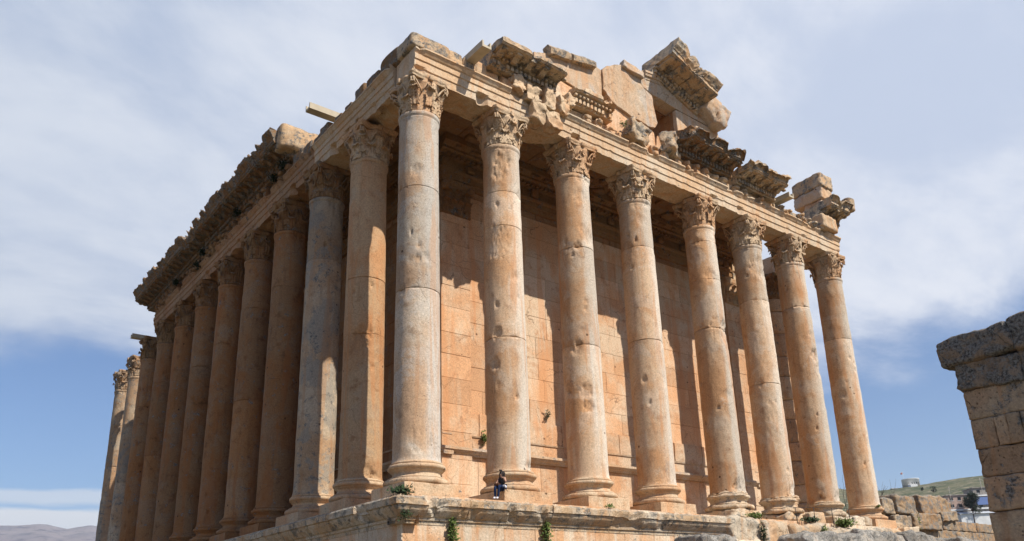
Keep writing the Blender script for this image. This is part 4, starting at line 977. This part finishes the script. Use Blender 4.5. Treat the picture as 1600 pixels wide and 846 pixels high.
# ------------------------------------------------------------------ boulders in front of the podium
rg = random.Random(12)
BL = [((11.7, -5.3, -3.6), (2.6, 1.8, 1.5), 'flat topped grey block at the left end of the boulder heap'),
      ((14.4, -5.2, -4.0), (3.0, 1.7, 1.5), 'low grey boulder second from the left in the heap'),
      ((17.0, -5.4, -3.75), (2.3, 1.7, 1.35), 'small rounded grey boulder standing a little proud of its neighbours'),
      ((21.6, -5.2, -3.45), (5.4, 1.9, 1.7), 'long dark grey boulder with a sloping top below the broken podium'),
      ((26.2, -4.9, -3.15), (3.8, 2.2, 1.5), 'wide grey boulder with a ridged top below the seventh column'),
      ((29.0, -5.2, -3.1), (3.0, 2.3, 1.55), 'pale square block with a bright lit right face below the last column'),
      ((33.2, -4.2, -3.0), (3.6, 1.8, 1.3), 'flat ledge like block at the right end of the podium'),
      ((37.8, -5.3, -3.25), (5.0, 2.0, 1.4), 'low dark slab running along the bottom right of the heap')]
for k, (c, s_, lb) in enumerate(BL):
    mb = MB(); rock(mb, (0, 0, 0), s_, (rg.uniform(-.06, .06), rg.uniform(-.08, .08), rg.uniform(-.2, .2)), 40+k, 26, .15, .28, 1.5, rg.random())
    o = mb.build('boulder', M_bould); o.location = (c[0], c[1], c[2]-(.3 if k < 3 else .12)); tag(o, lb, 'boulder')
mb = MB()
for x in range(8, 44, 3):
    rock(mb, (x+1.5, -5.4, -5.9), (3.3, 2.6, 3.2), (0, 0, rg.uniform(-.1, .1)), x, 7, .12, .35, 1, rg.random())
tag(mb.build('rubble_bank', M_bould), 'bank of rough grey rubble at the podium foot carrying the boulders', 'rubble wall')

# ------------------------------------------------------------------ ruined wall at the right edge, in its own shade
rw = empty('ruined_wall', (6.8, -23, GZ), 'tall dark brown ruined block wall with overhanging top at the right edge', 'wall')
Ft = Frame((5.3, -19.93, 0), (0, -1, 0), (-1, 0, 0)); rg = random.Random(8)
zc = [GZ, -6.2, -5.1, -4.05, -3.15, -2.4, -1.6, -.78]; mb = MB()
for k in range(len(zc)-1):
    a = rg.uniform(-.04, .04); 
    while a < 6.3:
        l = rg.uniform(1.3, 2.4) if k != 5 else [.62, .32, .95][min(2, int(a/.55))]; l = min(l, 6.6-a)
        if k in (4, 6) and a < .3: l = 1.95
        if k == 3 and a < .3: l = 1.35
        rock(mb, Ft(a+l/2, -1.6+rg.uniform(-.05, .05), (zc[k]+zc[k+1])/2), (3.2, l-.008, zc[k+1]-zc[k]-.008), (0, 0, 0), k*17+int(a*5), 16, .022, .07, 3.5, rg.random()); a += l
mb.build('masonry', M_tower, rw)
mb = MB(); rock(mb, Ft(.75, -1.55, -.42), (3.3, 1.7, .76), (R(3), 0, 0), 61, 20, .05, .12, 2.6); rock(mb, Ft(2.6, -1.6, -.40), (3.3, 2.1, .76), (0, 0, 0), 62, 18, .035, .10, 2.6); rock(mb, Ft(4.9, -1.6, -.40), (3.4, 2.6, .78), (0, 0, 0), 63, 10, .05, .25, 1.4)
mb.build('overhanging_course', M_cap, rw)
mb = MB(); rock(mb, Ft(.60, -1.5, .36), (3.5, 2.0, .80), (R(-3), 0, 0), 64, 22, .06, .30, 2.0); rock(mb, Ft(3.0, -1.5, .46), (3.5, 3.0, .98), (R(-2), 0, 0), 66, 22, .06, .25, 2.0)
mb.build('capstone', M_cap, rw)

# ------------------------------------------------------------------ ruined wall behind the last column
bw = empty('terrace_wall', (60, 7, GZ), 'low brown wall of small square blocks running behind the last column towards the right', 'wall')
mb = MB(); Fb = Frame((48.5, 6.0, 0), (1, 0, 0), (0, -1, 0))
zc = [GZ, -5.4, -3.6, -2.2, -1.1, -.15, .75]; rg = random.Random(21)
for k in range(len(zc)-1):
    a = 0
    while a < 26:
        l = rg.uniform(1.3, 3.4) if k else 4
        x0 = 48.5+a; lim = 0 if k < 4 else (0 if k == 4 else 9.3)
        if a >= lim: rock(mb, (x0+l/2, 6.8, (zc[k]+zc[k+1])/2), (l-.06, 1.9, zc[k+1]-zc[k]-.03), (0, 0, 0), int(x0*3)+k, 14, .05, .12, 2.0, rg.random())
        a += l
mb.build('masonry', M_back, bw)
BB = [((49.6, 6.8, 1.55), (2.0, 2.0, 1.35), (0, 0, 0), 'narrow brown block at the left end of the upper row behind the last column'),
      ((52.35, 6.7, 1.78), (3.4, 2.2, 1.6), (0, R(2), 0), 'big rounded brown block beside the last column, in the upper row'),
      ((56.9, 6.8, 2.0), (4.6, 2.4, 1.75), (0, R(-3), R(4)), 'biggest block of the upper row, with a slanting grey top face'),
      ((60.35, 7.0, 1.95), (2.4, 2.2, 1.75), (0, R(14), 0), 'tilted broken block closing the upper row on the right'),
      ((51.3, 6.6, .28), (2.7, 2.2, 1.1), (0, 0, 0), 'plain brown block low in the wall next to the last column plinth'),
      ((55.3, 6.5, .42), (5.0, 2.4, 1.45), (0, R(-1), 0), 'long brown block with a dark stain under the big slanting one'),
      ((60.0, 6.5, 1.1), (3.2, 1.9, .85), (0, R(-4), 0), 'small brown block wedged under the tilted one')]
for k, (c, s_, r_2, lb) in enumerate(BB):
    mb = MB(); rock(mb, (0, 0, 0), s_, r_2, 80+k, 22, .10, .20, 1.5, rg.random()); o = mb.build('stone_block', M_back); o.location = c; tag(o, lb, 'stone block')
tuft('wall_weed', (53.4, 5.4, .35), (.22, .15, .8), 200, .16, M_leaf, 50, 'dark green weed hanging in the joint of the low block wall behind the last column')

# ------------------------------------------------------------------ town and hill things, far right
M_plaster = flat('white_plaster', (.74, .73, .70), .9, nscale=.6); M_pink = flat('pink_render', (.46, .33, .27), .9, nscale=.5); M_grey = flat('grey_render', (.30, .27, .24), .9, nscale=.5)
M_glass = flat('dark_window', (.03, .035, .04), .3); M_blue = flat('blue_awning', (.16, .23, .45), .8); M_tin = flat('tin_roof', (.50, .52, .55), .5, nscale=2); M_bush = flat('dark_foliage', (.022, .035, .014), .8, nscale=2)
def house(name, c, az, w_, d_, h, m, label, floors, bands=None):
    e = empty(name, c, label, 'house'); e.rotation_euler[2] = az; fr = Frame((0, 0, 0), (1, 0, 0), (0, -1, 0))
    mb = MB(); boxf(mb, fr, -w_/2, w_/2, -d_, 0, 0, h); mb.build('wall', m, e, world=False)
    mb = MB(); boxf(mb, fr, -w_/2-.4, w_/2+.4, -d_-.4, .4, h, h+.35); mb.build('roof', M_grey, e, world=False)
    for i in range(floors):
        z = h-3.0*(i+1)+.9
        for x in (-w_*.3, w_*.05, w_*.33):
            mb = MB(); boxf(mb, fr, x-.7, x+.7, -.02, .05, z, z+1.35); f_ = mb.build('window', M_glass, e, world=False)
            mb = MB(); boxf(mb, fr, x-.85, x+.85, -.02, .12, z-.16, z-.02); mb.build('sill', M_plaster, f_, world=False)
    if bands:
        for (x0, x1, z0, z1, mm, nm) in bands: mb = MB(); boxf(mb, fr, x0, x1, .03, .9, z0, z1); mb.build(nm, mm, e, world=False)
    return e
HA = R(-42)
house('town_house', (348.5, 129.8, 17), HA, 9.6, 9, 19.6, M_pink, 'pink and white three storey house on the slope seen over the wall', 3, [(-4.8, 4.8, 9.9, 10.6, M_plaster, 'balcony'), (-4.8, 4.8, 13.0, 13.7, M_plaster, 'balcony')])
house('town_house', (356.5, 121.0, 17), HA, 11, 9, 22.2, M_grey, 'taller grey house with a blue awning on its middle floor', 3, [(-5.5, 5.5, 13.2, 13.8, M_plaster, 'balcony'), (-5.0, 2.2, 15.0, 18.2, M_blue, 'awning'), (-5.5, 5.5, 18.6, 19.2, M_plaster, 'balcony')])
house('town_house', (342.5, 135.5, 16), HA, 7, 7, 19.4, M_grey, 'narrow dark grey house half hidden at the left of the pink one', 3)
e = empty('shed', (352, 125, 16), 'long low shed with a pale tin roof below the houses', 'shed'); e.rotation_euler[2] = HA
mb = MB(); fr = Frame((0, 0, 0), (1, 0, 0), (0, -1, 0)); boxf(mb, fr, -8, 8, -3, 3, 0, 12.2); mb.build('wall', M_plaster, e, world=False); mb = MB(); mb.add([fr(x, u, z) for x in (-8.4, 8.4) for (u, z) in ((3.5, 12.1), (3.5, 12.25), (-3.5, 14.3), (-3.5, 14.15))], [(0, 1, 2, 3), (4, 5, 6, 7), (0, 1, 5, 4), (1, 2, 6, 5), (2, 3, 7, 6), (3, 0, 4, 7)], .5, False); mb.build('roof', M_tin, e, world=False)
def tree(name, c, h, r, n, leaf, m, sd, label, trunk=.25, group=None):
    t = empty(name, c, label, 'tree', group); rg = random.Random(sd); mb = MB(); tube(mb, [(0, 0, -2), (0, 0, h*.5), (.2, .1, h*.8)], [trunk, trunk*.7, trunk*.3], 7)
    cl = []
    for k in range(9): 
        p = Vector((rg.uniform(-.6, .6)*r, rg.uniform(-.6, .6)*r, h*rg.uniform(.45, .9))); cl.append((p, r*rg.uniform(.3, .55))); tube(mb, [(0, 0, h*.35), p], [trunk*.4, trunk*.12], 5)
    mb.build('trunk', M_leather, t, world=False); mb = MB()
    for k in range(n):
        p, q = rg.choice(cl); d = Vector((rg.gauss(0, 1), rg.gauss(0, 1), rg.gauss(0, 1))).normalized()*q*rg.uniform(.5, 1.1); o = p+d
        ax = Vector((rg.uniform(-1, 1), rg.uniform(-1, 1), rg.uniform(-1, 1))).normalized(); b = ax.orthogonal().normalized(); l = leaf*rg.uniform(.6, 1.3)
        mb.add([o-b*l*.4, o+ax*l, o+b*l*.4], [(0, 1, 2)], rg.random(), False)
    mb.build('crown', m, t, world=False, recalc=False)
    return t
tree('dark_tree', (348.0, 124.6, 24), 13.2, 3.6, 2600, .5, M_bush, 3, 'dark evergreen tree in front of the pink house and the grey one')
tree('hill_bush', (694.0, 322.5, 86.5), 5.2, 3.4, 900, .6, M_bush, 4, 'dark round bush right beside the round building on the hill', .3)
for k, (az, d, h, lb) in enumerate([(1.078, 640, 3.5, 'leftmost little tree on the green hillside, below the hut'), (1.128, 700, 4, 'low round tree on the hillside right below the round building'), (1.139, 655, 6.5, 'tallest thin little tree on the hillside, between round building and pink house'), (1.150, 560, 4, 'little tree on the hillside right above the pink house roof')]):
    tt = (d-330)/470; hh = -6.2+800*.1215; z = -4+(hh+4)*tt**.8
    tree('hill_tree', (-17.5+d*math.sin(az), -29.1+d*math.cos(az), z-1), h, h*.36, 300, .6, M_bush, 30+k, lb, .2, 'little dark trees on the far hillside')
# round white building with its flag
rb = empty('round_building', (697.8, 319.3, 87.5), 'round white tower like building alone on the crest of the hill', 'building')
mb = MB(); lathe(mb, [(7.2, 0), (7.3, 8.6), (7.5, 8.7), (7.5, 9.2), (6.8, 9.3)], 40); mb.build('wall', M_plaster, rb, world=False)
for a in (R(215), R(228), R(245), R(262)):
    mb = MB(); d = Vector((math.cos(a), math.sin(a), 0)); fr = Frame(d*7.22, Vector((-d.y, d.x, 0)), d); boxf(mb, fr, -.35, .35, 0, .12, 4.2, 5.8); mb.build('window', M_glass, rb, world=False)
mb = MB(); fr = Frame((-8.5, -3.5, 0), Vector((.74, -.67, 0)), Vector((-.67, -.74, 0))); boxf(mb, fr, -1, 5, -3, 3, -1.5, 3.2); mb.build('annex', M_plaster, rb, world=False)
e = empty('hut', (688.5, 330.8, 86), 'little dark flat roofed hut left of the round building', 'hut')
mb = MB(); fr = Frame((0, 0, 0), Vector((.74, -.67, 0)), Vector((-.67, -.74, 0))); boxf(mb, fr, -2.4, 2.4, -2, 2, -1, 3.2); mb.build('wall', M_grey, e, world=False); mb = MB(); boxf(mb, fr, -2.9, 2.9, -2.4, 2.4, 3.2, 3.6); mb.build('roof', M_plaster, e, world=False)
e = empty('flag', (690.5, 321.0, 88), 'small reddish flag on a thin pole beside the round building', 'flag')
mb = MB(); tube(mb, [(0, 0, 0), (-1.1, 0, 15.2)], .09, 6); mb.build('pole', M_plaster, e, world=False)
mb = MB(); vs = []
for j in range(5):
    for i in range(7): vs.append((-1.05-i*.32*.75, i*.32*.6+.2*math.sin(i*1.1), 12.9+j*.42-.1*i))
mb.add(vs, [(j*7+i, j*7+i+1, (j+1)*7+i+1, (j+1)*7+i) for j in range(4) for i in range(6)]); fo = mb.build('cloth', flat('flag_cloth', (.34, .15, .12), .8), e, world=False); sm = fo.modifiers.new('thick', 'SOLIDIFY'); sm.thickness = .04
for k, (x, y, z, h, lb) in enumerate([(345.5, 131.5, 28, 12.5, 'thin pole rising by the left edge of the pink house'), (354.6, 121.8, 34, 9.5, 'pale antenna mast above the grey house with the blue awning'), (335.0, 136.0, 24, 13.0, 'thin pole left of the narrow dark grey house')]):
    e = empty('pole', (x, y, z), lb, 'pole'); mb = MB(); tube(mb, [(0, 0, -8), (0, 0, h)], .11, 6); mb.build('mast', M_grey, e, world=False)
    mb = MB(); tube(mb, [(-.9, .6, h-.9), (.9, -.6, h-.9)], .07, 5); mb.build('crossarm', M_grey, e, world=False)
house('town_house', (338.0, 139.5, 15), HA, 8, 7, 19.0, M_pink, 'low pinkish house at the far left of the town row, mostly behind the stone blocks', 2)
# leafless tree seen between the last two columns
bt_ = empty('bare_tree', (101.5, 40, 0), 'leafless grey tree seen between the last two front columns', 'tree'); mb = MB(); rg = random.Random(5)
def branch(p, d, L, r, dep):
    pts = [p]; q = Vector(p); dd = Vector(d)
    for i in range(4): dd = (dd+Vector((rg.gauss(0, .10), rg.gauss(0, .10), .05))).normalized(); q = q+dd*L/4; pts.append(q.copy())
    tube(mb, pts, [r*(1-.12*i) for i in range(5)], 5)
    if dep:
        for k in range(4 if dep > 1 else 3):
            b = pts[rg.randint(1, 4)]; v = (dd+Vector((rg.gauss(0, .5), rg.gauss(0, .5), rg.uniform(0, .4)))).normalized(); branch(b, v, L*rg.uniform(.55, .8), r*.5, dep-1)
branch(Vector((0, 0, -4)), Vector((0, 0, 1)), 10, .34, 4)
mb.build('trunk', flat('grey_bark', (.12, .10, .08), .9), bt_, world=False)

# ------------------------------------------------------------------ air
mb = MB(); fr = Frame((0, 0, 0), (1, 0, 0), (0, 1, 0)); boxf(mb, fr, -12500, 12500, -12500, 12500, -25, 1150)
hm = bpy.data.materials.new('haze_air'); hm.use_nodes = True; nt = hm.node_tree; nt.nodes.clear()
pv = nt.nodes.new('ShaderNodeVolumePrincipled'); pv.inputs['Color'].default_value = (.80, .88, 1, 1); pv.inputs['Density'].default_value = 7e-5; pv.inputs['Anisotropy'].default_value = .2
om = nt.nodes.new('ShaderNodeOutputMaterial'); nt.links.new(pv.outputs[0], om.inputs['Volume'])
tag(mb.build('haze', hm), kind='stuff')
